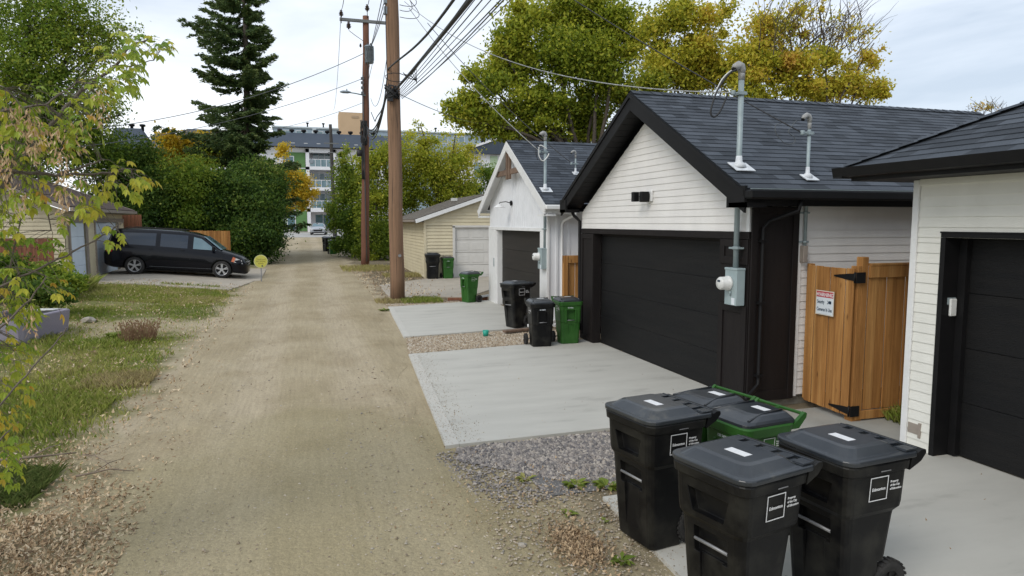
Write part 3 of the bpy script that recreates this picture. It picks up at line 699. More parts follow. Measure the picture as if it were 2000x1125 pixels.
mb = MB(); mb.box(4.22, 4.30, 27.9, 35.6, 2.49, 2.58); mb.box(4.30, 4.70, 27.9, 35.6, 2.47, 2.49); mb.build('gutter', M['taupe'], g4)
mb = MB(); mb.box(6.5, 6.75, 31, 31.25, 3.45, 3.58); mb.build('roof_vent', M['plasticw'], g4)

# ---- left cream garage behind the van -------------------------------------------
z0 = .46
g0 = thing('garage', 'cream sided double garage with brown roof and pale blue doors behind the black van', 'garage', (-7.5, 25.6, z0))
mb = MB(); mb.prism([(-7.52, 25.62, .3), (-7.52, 25.62, 2.85), (-10.5, 25.62, 4.0), (-13.4, 25.62, 2.85), (-13.4, 25.62, .3)], (0, .1, 0))
mb.box(-7.64, -7.52, 25.72, 33.2, 2.48, 2.85)
for a, b in ((25.62, 26.0), (27.95, 28.95), (32.2, 33.2)): mb.box(-7.64, -7.52, a, b, .3, 2.48)
mb.box(-13.4, -7.64, 33.1, 33.2, .3, 2.85); mb.box(-13.4, -13.3, 25.72, 33.1, .3, 2.85)
mb.build('wall', M['siding_y'], g0)
siding(mb := MB(), (-7.5, 25.6), (-1, 0, 0), (0, -1, 0), .4, 3.9, lambda z: 0 if z < 2.85 else (z-2.85)/.385, lambda z: 5.9-(0 if z < 2.85 else (z-2.85)/.385), .13, .028); mb.build('siding', M['siding_y'], g0)
siding(mb := MB(), (-7.5, 25.6), (0, 1, 0), (1, 0, 0), .42, 2.46, const(2.45), const(3.3), .12); mb.build('siding', M['siding_y'], g0)
siding(mb := MB(), (-7.5, 25.6), (0, 1, 0), (1, 0, 0), .42, 2.46, const(6.7), const(7.6), .12); mb.build('siding', M['siding_y'], g0)
mb = MB(); mb.box(-7.5, -7.47, 25.58, 33.2, 2.47, 2.62)
for a in (25.95, 27.88, 28.86, 32.2): mb.box(-7.52, -7.46, a, a+.13, .42, 2.47)
mb.build('door_frame', M['taupe'], g0)
for a, b in ((26.09, 27.87), (29.0, 32.19)):
    mb = MB()
    for i in range(4): mb.box(-7.60, -7.56, a, b, .45+i*.505, .45+i*.505+.498)
    mb.build('garage_door', M['bluedoor'], g0, bevel=.008)
mb = MB(); roof_plane(mb, (-7.12, 24.9, 2.97), (-7.12, 33.6, 2.97), (-10.5, 24.9, 4.25), (-10.5, 33.6, 4.25)); roof_plane(mb, (-13.9, 33.6, 2.97), (-13.9, 24.9, 2.97), (-10.5, 33.6, 4.25), (-10.5, 24.9, 4.25))
mb.build('roof', M['shing_b'], g0)
mb = MB(); mb.prism([(-7.12, 24.87, 2.95), (-10.5, 24.87, 4.23), (-10.5, 24.87, 4.09), (-7.14, 24.87, 2.81)], (0, .03, 0)); mb.prism([(-13.9, 24.87, 2.95), (-10.5, 24.87, 4.23), (-10.5, 24.87, 4.09), (-13.9, 24.87, 2.81)], (0, .03, 0))
mb.box(-7.11, -7.02, 24.9, 33.6, 2.83, 2.94); mb.box(-7.47, -7.12, 24.9, 33.6, 2.80, 2.82)
mb.prism([(-7.12, 33.6, 2.99), (-10.5, 33.6, 4.28), (-10.5, 33.6, 4.16), (-7.12, 33.6, 2.84)], (0, .03, 0)); mb.build('fascia', M['taupe'], g0)
mb = MB(); mb.lathe([(.04, 0), (.04, .45)], 10, (-8.2, 32, 3.2)); mb.build('vent_pipe', M['plasticw'], g0)

# ================================================================== FENCES AND GATE
def boards(mb, p, q, z0, z1, w=.14, t=.020, gap=.009, hj=.0):
    p, q = Vector((*p, 0)), Vector((*q, 0)); d = q-p; L = d.length; d.normalize(); n = Vector((d.y, -d.x, 0))
    k = max(1, round(L/w)); w = L/k
    for i in range(k):
        a, b = p+d*(i*w+gap/2), p+d*((i+1)*w-gap/2); o = n*(t*(.0 if i % 2 else .45)); j = random.uniform(-hj, hj)
        T = frame((a.x+o.x, a.y+o.y, 0), d, Vector((0, 0, 1)))
        mb.box(0, (b-a).length, z0, z1+j, 0, t, T)
ft = thing('timber_fence', 'brown cedar fence panel between the two garages, right of the gate', 'fence', (6.36, 6.6, 0))
mb = MB(); boards(mb, (6.50, 6.64), (9.5, 6.64), .16, 1.84); mb.build('boards', M['cedar'], ft, bevel=.004)
mb = MB(); mb.box(6.485, 9.5, 6.575, 6.612, 1.79, 1.93); mb.box(6.49, 9.5, 6.57, 6.69, 1.932, 1.96); mb.build('rail', M['cedar'], ft, bevel=.004)
mb = MB(); mb.box(6.37, 9.5, 6.585, 6.615, .05, .155); mb.build('rail', M['cedar'], ft, bevel=.004)
mb = MB(); mb.box(6.385, 6.48, 6.60, 6.70, 0, 2.04); mb.build('post', M['cedar'], ft, bevel=.006)
mb = MB(); mb.box(6.33, 6.384, 6.60, 6.72, .02, 1.93); mb.build('post_facing', M['cedar'], ft, bevel=.004)
gt = thing('timber_gate', 'brown cedar gate standing ajar with black strap hinges and a warning sign', 'gate', (6.31, 6.6, 0))
mb = MB(); boards(mb, (6.33, 7.42), (6.295, 6.61), .10, 1.90, hj=.004); mb.build('boards', M['cedar'], gt, bevel=.004)
mb = MB(); mb.box(6.36, 6.42, 7.43, 7.515, .10, 1.915); mb.build('latch_post', M['cedar'], gt, bevel=.005)
for z in (1.80, .17):
    mb = MB()
    mb.prism([(6.268, 6.60, z-.045), (6.268, 6.60, z+.045), (6.268, 6.72, z+.035), (6.272, 6.93, z+.008), (6.272, 6.93, z-.008), (6.268, 6.72, z-.035)], (.008, 0, 0))
    mb.box(6.27, 6.40, 6.558, 6.570, z-.07, z+.06); mb.tube([(6.27, 6.59, z-.07), (6.27, 6.59, z+.06)], .012, 8)
    mb.build('strap_hinge', M['black'], gt)
sg = thing('warning_sign', 'small red and white security camera warning sign on the timber gate', 'sign', (6.27, 7.0, 1.4))
T = frame((6.285, 7.235, 1.30), (-.03, -1, 0), (0, 0, 1))
T = frame((6.268, 7.22, 1.285), Vector((-.04, -1, 0)), Vector((0, -.0, 1)))
mb = MB(); mb.box(0, .325, 0, .31, -.004, .0, T); mb.build('sign_plate', M['signframe'], sg)
mb = MB(); mb.box(.012, .313, .012, .225, .0005, .0022, T); mb.build('white_field', M['signw'], sg)
mb = MB(); mb.box(.012, .313, .226, .298, .0005, .0022, T); mb.build('red_field', M['red'], sg)
text_mb('WARNING', .066, T @ Matrix.Translation((.1625, .238, .003)), .0005, 'CENTER', .98, .0012).build('lettering', M['whitemark'], sg)
text_mb('Security', .064, T @ Matrix.Translation((.03, .145, .003)), .0005, 'LEFT', .62, .0012).build('lettering', M['signink'], sg)
text_mb('Cameras In Use', .064, T @ Matrix.Translation((.1625, .05, .003)), .0005, 'CENTER', .66, .0012).build('lettering', M['signink'], sg)
mb = MB(); mb.lathe([(.022, -.0005), (.022, .0005)], 16, (0, 0, 0)); mb.v = [tuple(T @ (Vector(v)+Vector((.215, .168, .003)))) for v in mb.v]
mb.box(.24, .285, .150, .188, .0024, .0034, T); mb.build('camera_symbol', M['signink'], sg)
mb = MB(); mb.lathe([(.019, -.0005), (.019, .0005)], 16, (0, 0, 0)); mb.v = [tuple(T @ (Vector(v)+Vector((.207, .169, .0042)))) for v in mb.v]
mb.build('camera_symbol', M['signw'], sg)

f2 = thing('timber_fence', 'narrow orange cedar fence panel between the white garage and the black garage', 'fence', (6.0, 14.2, 0))
mb = MB(); boards(mb, (5.52, 14.3), (7.5, 14.3), .1, 1.62); mb.build('boards', M['cedar'], f2, bevel=.004)
mb = MB(); mb.box(5.50, 7.5, 14.22, 14.27, 1.55, 1.72); mb.box(5.50, 5.60, 14.2, 14.3, .0, 1.72); mb.build('rail', M['cedar'], f2, bevel=.004)
z = gh(-4.5, 36)
f3 = thing('board_fence', 'reddish brown board fence behind the front of the black van', 'fence', (-5, 35.5, z))
mb = MB(); boards(mb, (-8.2, 35.5), (-3.45, 35.5), z+.05, z+1.62, .15, hj=.01); mb.build('boards', M['cedar'], f3)
for h in (.3, 1.3): MB().box(-8.2, -3.45, 35.54, 35.6, z+h, z+h+.1).build('rail', M['cedar_d'], f3)
f5 = thing('board_fence', 'dark brown board screen at the far corner of the cream double garage', 'fence', (-7.6, 34.2, z))
mb = MB(); boards(mb, (-8.6, 34.3), (-7.0, 34.3), z, z+2.35, .15, hj=.01); mb.build('boards', M['cedar_d'], f5)
z = .42
f4 = thing('board_fence', 'reddish board fence in front of the cream siding at the left edge', 'fence', (-9, 24, z))
mb = MB(); boards(mb, (-11, 24.0), (-7.35, 24.0), z, z+1.55, .14, hj=.012); mb.build('boards', M['cedar_d'], f4)
for h in (.3, 1.2): MB().box(-11, -7.35, 24.02, 24.07, z+h, z+h+.1).build('rail', M['cedar_d'], f4)

# ================================================================== SERVICE MASTS AND METERS
def mast(label, x, y, z0, z1, zroof, r=.032, box=None, side='x', clampz=None, head=1, loopside=-1, straps=(), mb_label='electric_meter', slope=.545, group=None):
    t = thing('service_mast', label, 'mast', (x, y, z0), group=group)
    mb = MB(); mb.tube([(x, y, z0), (x, y, z1)], r, 12); mb.build('pipe', M['galv'], t)
    # weatherhead: hooded elbow with a dark mouth
    mb = MB(); R_ = r*1.12
    mb.lathe([(R_, -.09), (R_*1.05, -.02), (R_*1.02, 0)], 12, (x, y, z1))
    pth = [(x, y, z1-.01), (x, y, z1+.035), (x-.02, y-.004, z1+.075), (x-.055, y-.01, z1+.085), (x-.105, y-.02, z1+.06), (x-.125, y-.024, z1+.03)]
    mb.tube(pth, [R_*1.05, R_*1.25, R_*1.4, R_*1.4, R_*1.25, R_*1.05], 12); mb.build('weatherhead', M['castgrey'], t)
    mb = MB(); mb.tube([(x-.122, y-.024, z1+.034), (x-.131, y-.026, z1+.018)], R_*.9, 12); mb.build('mouth', M['black'], t)
    if zroof:
        mb = MB(); s = 2.3*r+.02
        T = Matrix.Translation((x, y, zroof)) @ Euler((math.atan(slope), 0, 0)).to_matrix().to_4x4()
        mb.box(-s*1.2, s*1.5, -s*1.5, s*.9, .012, .022, T); mb.lathe([(s*.95, .0), (s*.8, .05), (r*1.25, .075), (r*1.08, .15)], 16, (x, y, zroof-.01)); mb.build('roof_flange', M['flange'], t)
    if clampz:
        mb = MB(); mb.box(x-r-.02, x+r+.02, y-r-.012, y+r+.012, clampz-.02, clampz+.02); mb.tube([(x-r-.10, y, clampz), (x+r+.06, y, clampz)], .008, 6)
        mb.lathe([(.022, -.03), (.034, -.02), (.022, 0), (.034, .02), (.022, .03)], 12, (x-r-.09, y-.01, clampz)); mb.build('clamp', M['galv'], t)
    for z in straps:
        mb = MB(); mb.box(x-r-.01, x+r+.012, y-.10, y+.10, z-.012, z+.012); mb.lathe([(r+.012, -.02), (r+.012, .02)], 12, (x, y, z)); mb.build('strut_clamp', M['galv'], t)
    return t
def meterbox(label, x, y, z0, z1, w=.26, d=.13):
    t = thing('electric_meter', label, 'meter', (x, y, z0))
    mb = MB(); mb.box(x-d, x, y-w/2, y+w/2, z0, z1); mb.box(x-d-.008, x, y-w/2-.006, y+w/2+.006, z1-.02, z1+.012); mb.build('meter_box', M['meterbox'], t, bevel=.006)
    zc = z0+(z1-z0)*.60; yc = y+.035
    mb = MB(); mb.lathe([(.098, .0), (.098, -.03), (.086, -.035), (.086, -.13), (.072, -.15), (.02, -.155)], 24, (x-d, yc, zc), 'x'); o = mb.build('meter', M['plasticw'], t)
    mb = MB(); mb.box(x-d-.1575, x-d-.155, yc-.03, yc+.03, zc+.02, zc+.045); mb.build('display', M['signink'], t)
    mb = MB(); mb.box(x-d-.003, x-d-.0005, y-.10, y-.03, z0+.01, z0+.10); mb.build('label_plate', M['signw'], t)
    mb = MB(); mb.tube([(x-d-.012, yc-.05, zc-.10), (x-d-.012, yc-.05, zc-.16)], .012, 6); mb.build('lock', M['galv'], t)
    return t
mast('thick grey service mast on the black roof edge with a looped cable at its head', 5.405, 7.72, 1.86, 4.36, 3.17, .036, clampz=4.10, straps=(2.12,))
meterbox('grey meter box with round white meter on the black pilaster', 5.465, 7.72, 1.37, 1.85)
mast('thinner grey service mast further along the black roof, above the side siding', 6.27, 7.47, 2.15, 3.74, 3.03, .022, clampz=3.60, straps=())
cb = thing('conduit_box', 'slim tan conduit box clamped below the thinner mast on the side siding', 'box', (6.27, 7.5, 1.98))
mb = MB(); mb.box(6.235, 6.305, 7.44, 7.525, 1.93, 2.15); mb.build('box_body', M['taupe'], cb, bevel=.006)
for z in (2.20, 2.58):
    mb = MB(); mb.box(6.19, 6.36, 7.50, 7.53, z-.012, z+.012); mb.lathe([(.028, -.015), (.028, .015)], 12, (6.27, 7.47, z)); mb.build('strut_clamp', M['galv'], cb)
mast('grey service mast on the small white garage with a low drip loop', 5.37, 15.10, 1.86, 4.42, 3.21, .034, clampz=4.08, straps=(2.3,))
meterbox('grey meter box with round meter on the small white garage', 5.382, 15.13, 1.37, 1.85)
mast('short service mast half hidden by the black gable', 6.45, 15.9, 3.6, 4.12, 3.66, .020, clampz=3.9)

# ================================================================== POLES
def pole(x, y, zb, h, r0, r1, m, name, label, lean=(0, 0)):
    t = thing(name, label, 'pole', (x, y, zb))
    mb = MB(); k = 14
    mb.tube([(x+lean[0]*i/k+.012*math.sin(i*1.7), y+lean[1]*i/k, zb-.2+(h+.2)*i/k) for i in range(k+1)], [r0+(r1-r0)*i/k+.004*math.sin(i*2.3) for i in range(k+1)], 18)
    mb.build('shaft', m, t); return t
zp1 = gh(2.69, 21.16)
p1 = pole(2.69, 21.16, zp1, 13.2, .225, .17, M['pole'], 'utility_pole', 'nearest tall brown timber pole at the gravel lane, beside the concrete apron', (-.03, 0))
mb = MB()
for (z, a) in ((8.9, -1), (8.6, -1)): mb.box(2.42, 2.52, 21.05, 21.2, z, z+.22)
mb.build('bracket', M['xfmr'], p1, bevel=.01)
mb = MB()
for i in range(16):   # splice bundle lashed to the pole
    a = random.uniform(0, 6.28); s = random.uniform(.16, .30)
    q = [(2.60+s*math.cos(a+k*.9)*.8, 21.0+s*.5*math.sin(a+k*.9)-.05, 6.33+.16*math.sin(a*3+k*1.1)+random.uniform(-.05, .05)) for k in range(6)]
    mb.tube(q, random.choice((.014, .02, .028)), 6)
mb.box(2.45, 2.62, 20.86, 20.95, 6.05, 6.42)
mb.build('cable_splice', M['cable'], p1)
mb = MB(); mb.tube([(2.53, 20.97, 6.2), (2.46, 20.95, 6.9), (2.45, 20.97, 8.9)], .012, 6)
for (dx, dz) in ((.1, 9.0), (.34, 8.8), (.25, 9.15)):
    mb.tube([(2.88+(.34+dx)*math.sin(math.pi*q/14)*(1-.3*q/14), 21.07, dz-.25+.85*(q/14)**1.6-.14*math.sin(math.pi*q/14)) for q in range(15)], .010, 5)
mb.build('loose_wire', M['cable'], p1)
mb = MB(); mb.lathe([(.05, -.002), (.05, .002)], 10, (2.75, 20.925, 1.45), 'y'); mb.build('pole_tag', M['steelbar'], p1)

zp2 = gh(2.9, 35.4)
p2 = pole(2.88, 35.4, zp2, 12.35, .215, .15, M['pole_r'], 'utility_pole', 'second reddish timber pole carrying the grey transformer and a crossarm', (.30, 0))
px2 = 3.20
mb = MB(); T = Matrix.Translation((px2, 35.23, 12.30)) @ Euler((0, R(1.2), R(-4))).to_matrix().to_4x4()
mb.box(-1.30, 1.30, -.06, .06, -.07, .07, T); mb.build('crossarm', M['armwood'], p2, bevel=.008)
def insul(mb, x, y, z, s=1.0):
    mb.lathe([(.03*s, 0), (.03*s, .05*s), (.09*s, .06*s), (.04*s, .10*s), (.10*s, .11*s), (.04*s, .16*s), (.085*s, .17*s), (.04*s, .22*s), (.05*s, .26*s)], 12, (x, y, z))
for (dx, z, s) in ((-1.22, 12.42, 1.2), (.03, 12.78, 1.25), (1.22, 12.35, 1.2)):
    mb = MB(); insul(mb, px2+dx, 35.25, z, s); mb.tube([(px2+dx, 35.25, z-.3), (px2+dx, 35.25, z+.05)], .018, 6); mb.build('insulator', M['porc'], p2)
mb = MB(); insul(mb, px2-.88, 35.2, 11.85, 1.3); mb.tube([(px2-.88, 35.2, 11.8), (px2-.6, 35.2, 11.6), (px2-.2, 35.2, 11.35), (px2-.14, 35.2, 11.0)], .014, 5); mb.build('fuse_cutout', M['porc'], p2)
mb = MB(); mb.lathe([(.19, 0), (.215, .02), (.215, .76), (.235, .77), (.235, .80), (.16, .86)], 20, (px2+.06, 35.0, 10.25))
for a in (-.16, .2): mb.box(px2+.06+a-.015, px2+.06+a+.015, 34.79, 34.81, 10.35, 10.95)
mb.build('transformer', M['xfmr'], p2)
mb = MB(); insul(mb, px2-.02, 34.95, 11.05, .6); insul(mb, px2+.14, 34.95, 11.05, .6); insul(mb, px2-.34, 35.1, 11.0, .7); mb.build('bushing', M['porc'], p2)
mb = MB()
for k in range(4): mb.tube([(px2-.12+.1*k, 34.78, 10.95), (px2-.05+.07*k, 34.74, 10.6), (px2-.15+.12*k, 34.76, 10.3), (px2-.18, 34.9, 9.6-.3*k)], .012, 5)
mb.tube([(px2-.25, 35.2, 9.7), (px2-.27, 35.2, 7.5), (px2-.24, 35.1, .5)], .028, 6)
for z in (9.5, 9.3, 9.05, 8.8): mb.box(px2-.36, px2-.22, 35.0, 35.1, z-.05, z+.07)
mb.build('riser', M['cableg'], p2)
mb = MB(); mb.tube([(px2-.15, 35.2, 8.72), (px2-.6, 35.1, 8.78), (px2-.95, 35.0, 8.80)], .03, 8); mb.build('lamp_arm', M['galv'], p2)
mb = MB(); mb.loft([[(px2-.86+dx, 35.0+s*.11*w, 8.80+h) for s, h in ((-1, 0), (-.6, .07*w), (.6, .07*w), (1, 0), (.6, -.05*w), (-.6, -.05*w))] for dx, w in ((0, .5), (-.15, 1), (-.38, 1), (-.52, .4))]); mb.lathe([(.03, 0), (.03, .1)], 8, (px2-1.05, 35, 8.86)); mb.build('lamp_head', M['xfmr'], p2, bevel=.01)
mb = MB()
for i in range(14):
    a = random.uniform(0, 6.28); q = [(px2-.26+.16*math.cos(a+k), 35.15+.1*math.sin(a+k), 6.9+.6*math.sin(a*2+k*.8)) for k in range(6)]; mb.tube(q, .022, 5)
for k in range(3): mb.tube([(px2-.2, 35.1, 7.2), (px2-.30-.05*k, 35.1, 6.0), (px2-.36, 35.1, 5.2), (px2-.38+.05*k, 35.1, 4.6)], .035, 6)
mb.lathe([(.12, -.15), (.12, .15)], 10, (px2-.50, 35.1, 5.9)); mb.build('cable_splice', M['cable'], p2)
zp3 = gh(3.1, 80)
p3 = pole(3.25, 80, zp3, 13.36-zp3, .24, .17, M['pole_g'], 'utility_pole', 'distant dark grey pole in front of the apartment block', (-.2, 0))
mb = MB(); mb.box(2.3, 3.9, 79.8, 79.95, 11.2, 11.32); mb.box(2.7, 3.5, 79.8, 79.95, 10.2, 10.3); mb.build('crossarm', M['armwood'], p3)
mb = MB()
for k in range(7): mb.tube([(3.3+.3*math.sin(k*2), 79.7, 9.6-.35*k), (3.15, 79.6, 9.3-.35*k), (3.4+.2*math.cos(k), 79.7, 9.5-.35*k)], .035, 5)
mb.build('loose_wire', M['cableg'], p3)

# ================================================================== WIRES
def wire(name, label, a, b, sag, r, m, group=None, cat='cable', n=26, extra=None, wob=0):
    a, b = Vector(a), Vector(b); P = []
    for i in range(n+1):
        t = i/n; p = a.lerp(b, t); p.z -= sag*4*t*(1-t)
        if wob: p.x += wob*math.sin(t*9)*math.sin(math.pi*t); p.z += wob*.8*math.sin(t*14+1)
        P.append(p)
    if extra: P += [Vector(e) for e in extra]
    mb = MB(); mb.tube(P, r, 5, cap=True); o = mb.build(name, m, org=tuple(a)); return tag(o, label, cat, group)
TNG = (2.70, 21.0, 6.40)
def thru(start, px, py, Yp, k=1.0):        # far end of a straight span that passes a given sight line at distance Yp
    s = Vector(start); q = at(px, py, Yp); t = (q-s)
    return tuple(s+t*k)
wire('cable', 'thickest black cable sweeping up to the right from the near pole', TNG, thru(TNG, 899, -6, 10, 3.2), .25, .036, M['cable'])
wire('cable', 'wavy black cable left of the thickest cable, running up from the near pole', (2.50, 20.9, 6.95), thru((2.5, 20.9, 6.95), 862, -6, 11, 3.0), .30, .024, M['cable'], wob=.05)
for i, (px, yy) in enumerate(((902, 9.4), (912, 9.8), (921, 10.2), (929, 9.6), (941, 10.), (953, 10.4), (935, 9.9))):
    s = (2.78+.02*i, 21.0, 6.34-.03*i)
    wire('telephone_wire', 'one of the thin dark wires fanning up to the right beside the thickest cable', s, thru(s, px, -4, yy, 2.6), .12+.05*i, .007 if i % 2 else .010, M['cableg'], 'thin wires fanning from the near pole')
wire('service_drop', 'pale twisted cable from the near pole to the thick mast', at(790, 3, 21.1), (5.30, 7.71, 4.10), .62, .009, M['cablew'])
wire('service_drop', 'thin black cable crossing the big trees to the thinner mast', (2.8, 21.1, 12.9), (6.15, 7.46, 3.60), .35, .009, M['cable'])
wire('service_drop', 'pale cable from the near pole down to the mast of the small white garage', at(799, 16, 21.0), (5.24, 15.09, 4.08), .22, .010, M['cablew'])
wire('service_drop', 'black cable running down past the white garage mast to the short mast', at(835, 45, 20.9), (6.36, 15.89, 3.9), .2, .010, M['cable'], extra=None)
wire('service_drop', 'thin cable from the near pole to the trees above the cream garage', (2.86, 21.1, 6.30), at(960, 246, 31), .15, .011, M['cableg'])
wire('overhead_wire', 'upper long wire from the transformer pole to the left past the spruce', (px2-.15, 35.1, 10.75), at(-60, 262, 33), 1.05, .016, M['cableg'])
wire('overhead_wire', 'lower long wire from the second pole to the left past the spruce', (px2-.2, 35.1, 9.55), at(-60, 300, 33), .8, .013, M['cableg'])
wire('overhead_wire', 'faint wire leaving the second pole below the street lamp', (px2-.2, 35.2, 8.4), at(430, 262, 48), .4, .011, M['cableg'])
for i, (px, py) in enumerate(((746, 0), (752, 0), (758, 0))):
    s = (px2+.10+.04*i, 35.1, 10.9+.1*i)
    wire('overhead_wire', 'one of three steep parallel wires rising from the transformer toward the near pole', s, thru(s, px, -5, 22, 1.1), .1, .014, M['cableg'], 'steep wires above the transformer')
wire('overhead_wire', 'thin wire from the left end of the crossarm down the lane', (px2-1.22, 35.25, 12.7), at(651, 215, 78), 1.2, .013, M['cableg'])
wire('overhead_wire', 'thin wire rising from the left end of the crossarm out of the picture', (px2-1.22, 35.25, 12.75), at(676, -40, 20), .2, .013, M['cableg'])
wire('overhead_wire', 'thin wire rising from the pole top insulator out of the picture', (px2+.03, 35.25, 13.1), at(724, -30, 20), .2, .013, M['cableg'])
wire('overhead_wire', 'curved thin wire hanging between the near pole and the transformer pole', (2.72, 21.1, 9.3), (px2+.12, 35.2, 8.6), 1.5, .011, M['cableg'])
for i in range(4):
    wire('telephone_cable', 'one of the heavy black cables slung from the near pole splice to the second pole', (2.50-.015*i, 21.05, 6.45-.05*i), (px2-.12, 35.2, 7.25-.08*i), .62+.07*i, .026 if i < 2 else .018, M['cable'], 'heavy cables between the two brown poles')
wire('telephone_cable', 'single wavy cable between the near pole and the second pole above the heavy bundle', (2.50, 20.9, 6.98), (px2+.12, 35.2, 7.9), .85, .02, M['cable'], wob=.05)
mb = MB(); c = Vector(TNG).lerp(Vector(thru(TNG, 899, -6, 10, 1)), .27)
mb.tube([c+Vector((.12+.28*math.cos(t*.6)-.35, 0, .11*math.sin(t*.6)-.05)) for t in range(12)], .010, 5)
for k in range(5): mb.tube([c+Vector((-.05+.03*k, 0, .08-.04*k)), c+Vector((.10+.05*k, 0, -.05+.06*k)), c+Vector((.3, 0, -.10-.02*k))], .012, 5)
tag(mb.build('cable_loop', M['cable'], org=tuple(c)), 'small coil of spare cable hanging on the thickest black cable', 'cable')
# drip loops at the masts
def loop(label, pts, r, m):
    P = [Vector(p) for p in pts]; Q = []
    for i in range(len(P)-1):
        p0, p1, p2, p3 = P[max(i-1, 0)], P[i], P[i+1], P[min(i+2, len(P)-1)]
        for k in range(6):
            t = k/6; Q.append(.5*((2*p1)+(p2-p0)*t+(2*p0-5*p1+4*p2-p3)*t*t+(3*p1-p0-3*p2+p3)*t**3))
    Q.append(P[-1]); mb = MB(); mb.tube(Q, r, 6); tag(mb.build('drip_loop', m, org=tuple(P[0])), label, 'cable')
def mp_(pts, Y): return [at(x, y, Y) for x, y in pts]
loop('black and silver looped cable hanging from the head of the thick mast', mp_([(1438, 136), (1422, 146), (1402, 175), (1390, 208), (1389, 224), (1396, 228), (1406, 218), (1416, 197), (1421, 183)], 7.64), .012, M['cable'])
loop('silver cable running beside the black loop at the thick mast', mp_([(1441, 134), (1425, 140), (1407, 160), (1393, 196), (1388, 220), (1394, 229), (1404, 222), (1415, 200), (1420, 184)], 7.72), .008, M['plasticw'])
loop('thin grey drip loop at the head of the thinner mast', mp_([(1556, 235), (1546, 247), (1540, 258), (1551, 268), (1553, 275), (1549, 280), (1536, 281), (1522, 270), (1514, 255), (1516, 244), (1526, 241)], 7.4), .005, M['cableg'])
loop('pale drip loop below the clamp of the white garage mast', mp_([(1068, 291), (1055, 284), (1052, 300), (1056, 311), (1062, 314), (1070, 305), (1072, 300)], 15.0), .014, M['plasticw'])
loop('thin dark drip loop left of the white garage mast', mp_([(1055, 287), (1048, 284), (1047, 300), (1050, 312)], 14.95), .009, M['cable'])

# ================================================================== WASTE CARTS  (local frame: front -Y, wheels and handle +Y)
def rrect(hx, yf, yb, z, r, n=5, rb=None):
    out = []; rb = r if rb is None else rb
    for cx, cy, a0, rr in ((hx-r, yf+r, -90, r), (hx-rb, yb-rb, 0, rb), (-hx+rb, yb-rb, 90, rb), (-hx+r, yf+r, 180, r)):
        for k in range(n):
            a = R(a0+90*k/(n-1)); out.append((cx+rr*math.cos(a), cy+rr*math.sin(a), z))
    return out
def city_mark(parent, mt, x, y, z, s=1.0, side=1):
    """outlined square with the town's name and three lines of text on the +X side, following the taper"""
    T = frame((x, y, z), (0, 1, 0), (.06, 0, 1)) if side > 0 else frame((x, y, z), (0, -1, 0), (-.06, 0, 1))
    mb = MB(); a, w = .135*s, .0048*s
    mb.box(-a/2, a/2, -a/2, -a/2+w, 0, .0012, T); mb.box(-a/2, a/2, a/2-w, a/2, 0, .0012, T)
    mb.box(-a/2, -a/2+w, -a/2+w, a/2-w, 0, .0012, T); mb.box(a/2-w, a/2, -a/2+w, a/2-w, 0, .0012, T)
    merge(mb, text_mb('Edmonton', .0245*s, T @ Matrix.Translation((0, -.010*s, .0008)), .0004, 'CENTER', .98, .0006))
    for i, q in enumerate(('Property', 'of the City', 'of Edmonton')):
        merge(mb, text_mb(q, .0175*s, T @ Matrix.Translation((a/2+.018*s, (.022-.021*i)*s, .0008)), .0004, 'LEFT', .95, .0005))
    return mb.build('city_marking', mt, parent)
def wheel(parent, x, y, z, r, w, rimm=None):
    mb = MB(); k = 24
    mb.lathe([(r*.55, -w*.5), (r*.92, -w*.5), (r, -w*.3), (r, w*.3), (r*.92, w*.5), (r*.55, w*.5)], k, (x, y, z), 'x', ring=True)
    for i in range(k):
        a = 2*math.pi*i/k; T = Matrix.Translation((x, y, z)) @ Matrix.Rotation(a, 4, 'X')
        mb.box(-w*.5, w*.5, -.009, .009, r-.004, r+.007, T)
    wo_ = mb.build('wheel', M['rubber'], parent)
    mb = MB(); mb.lathe([(r*.56, -w*.35), (r*.56, w*.35)], 16, (x, y, z), 'x')
    for i in range(6):
        T = Matrix.Translation((x, y, z)) @ Matrix.Rotation(i*math.pi/3, 4, 'X'); mb.box(-w*.47, w*.47, -.010, .010, .02, r*.55, T)
    mb.lathe([(.028, -w*.6), (.028, w*.6)], 10, (x, y, z), 'x'); sub(mb.build('hub', M['cartk']), wo_)
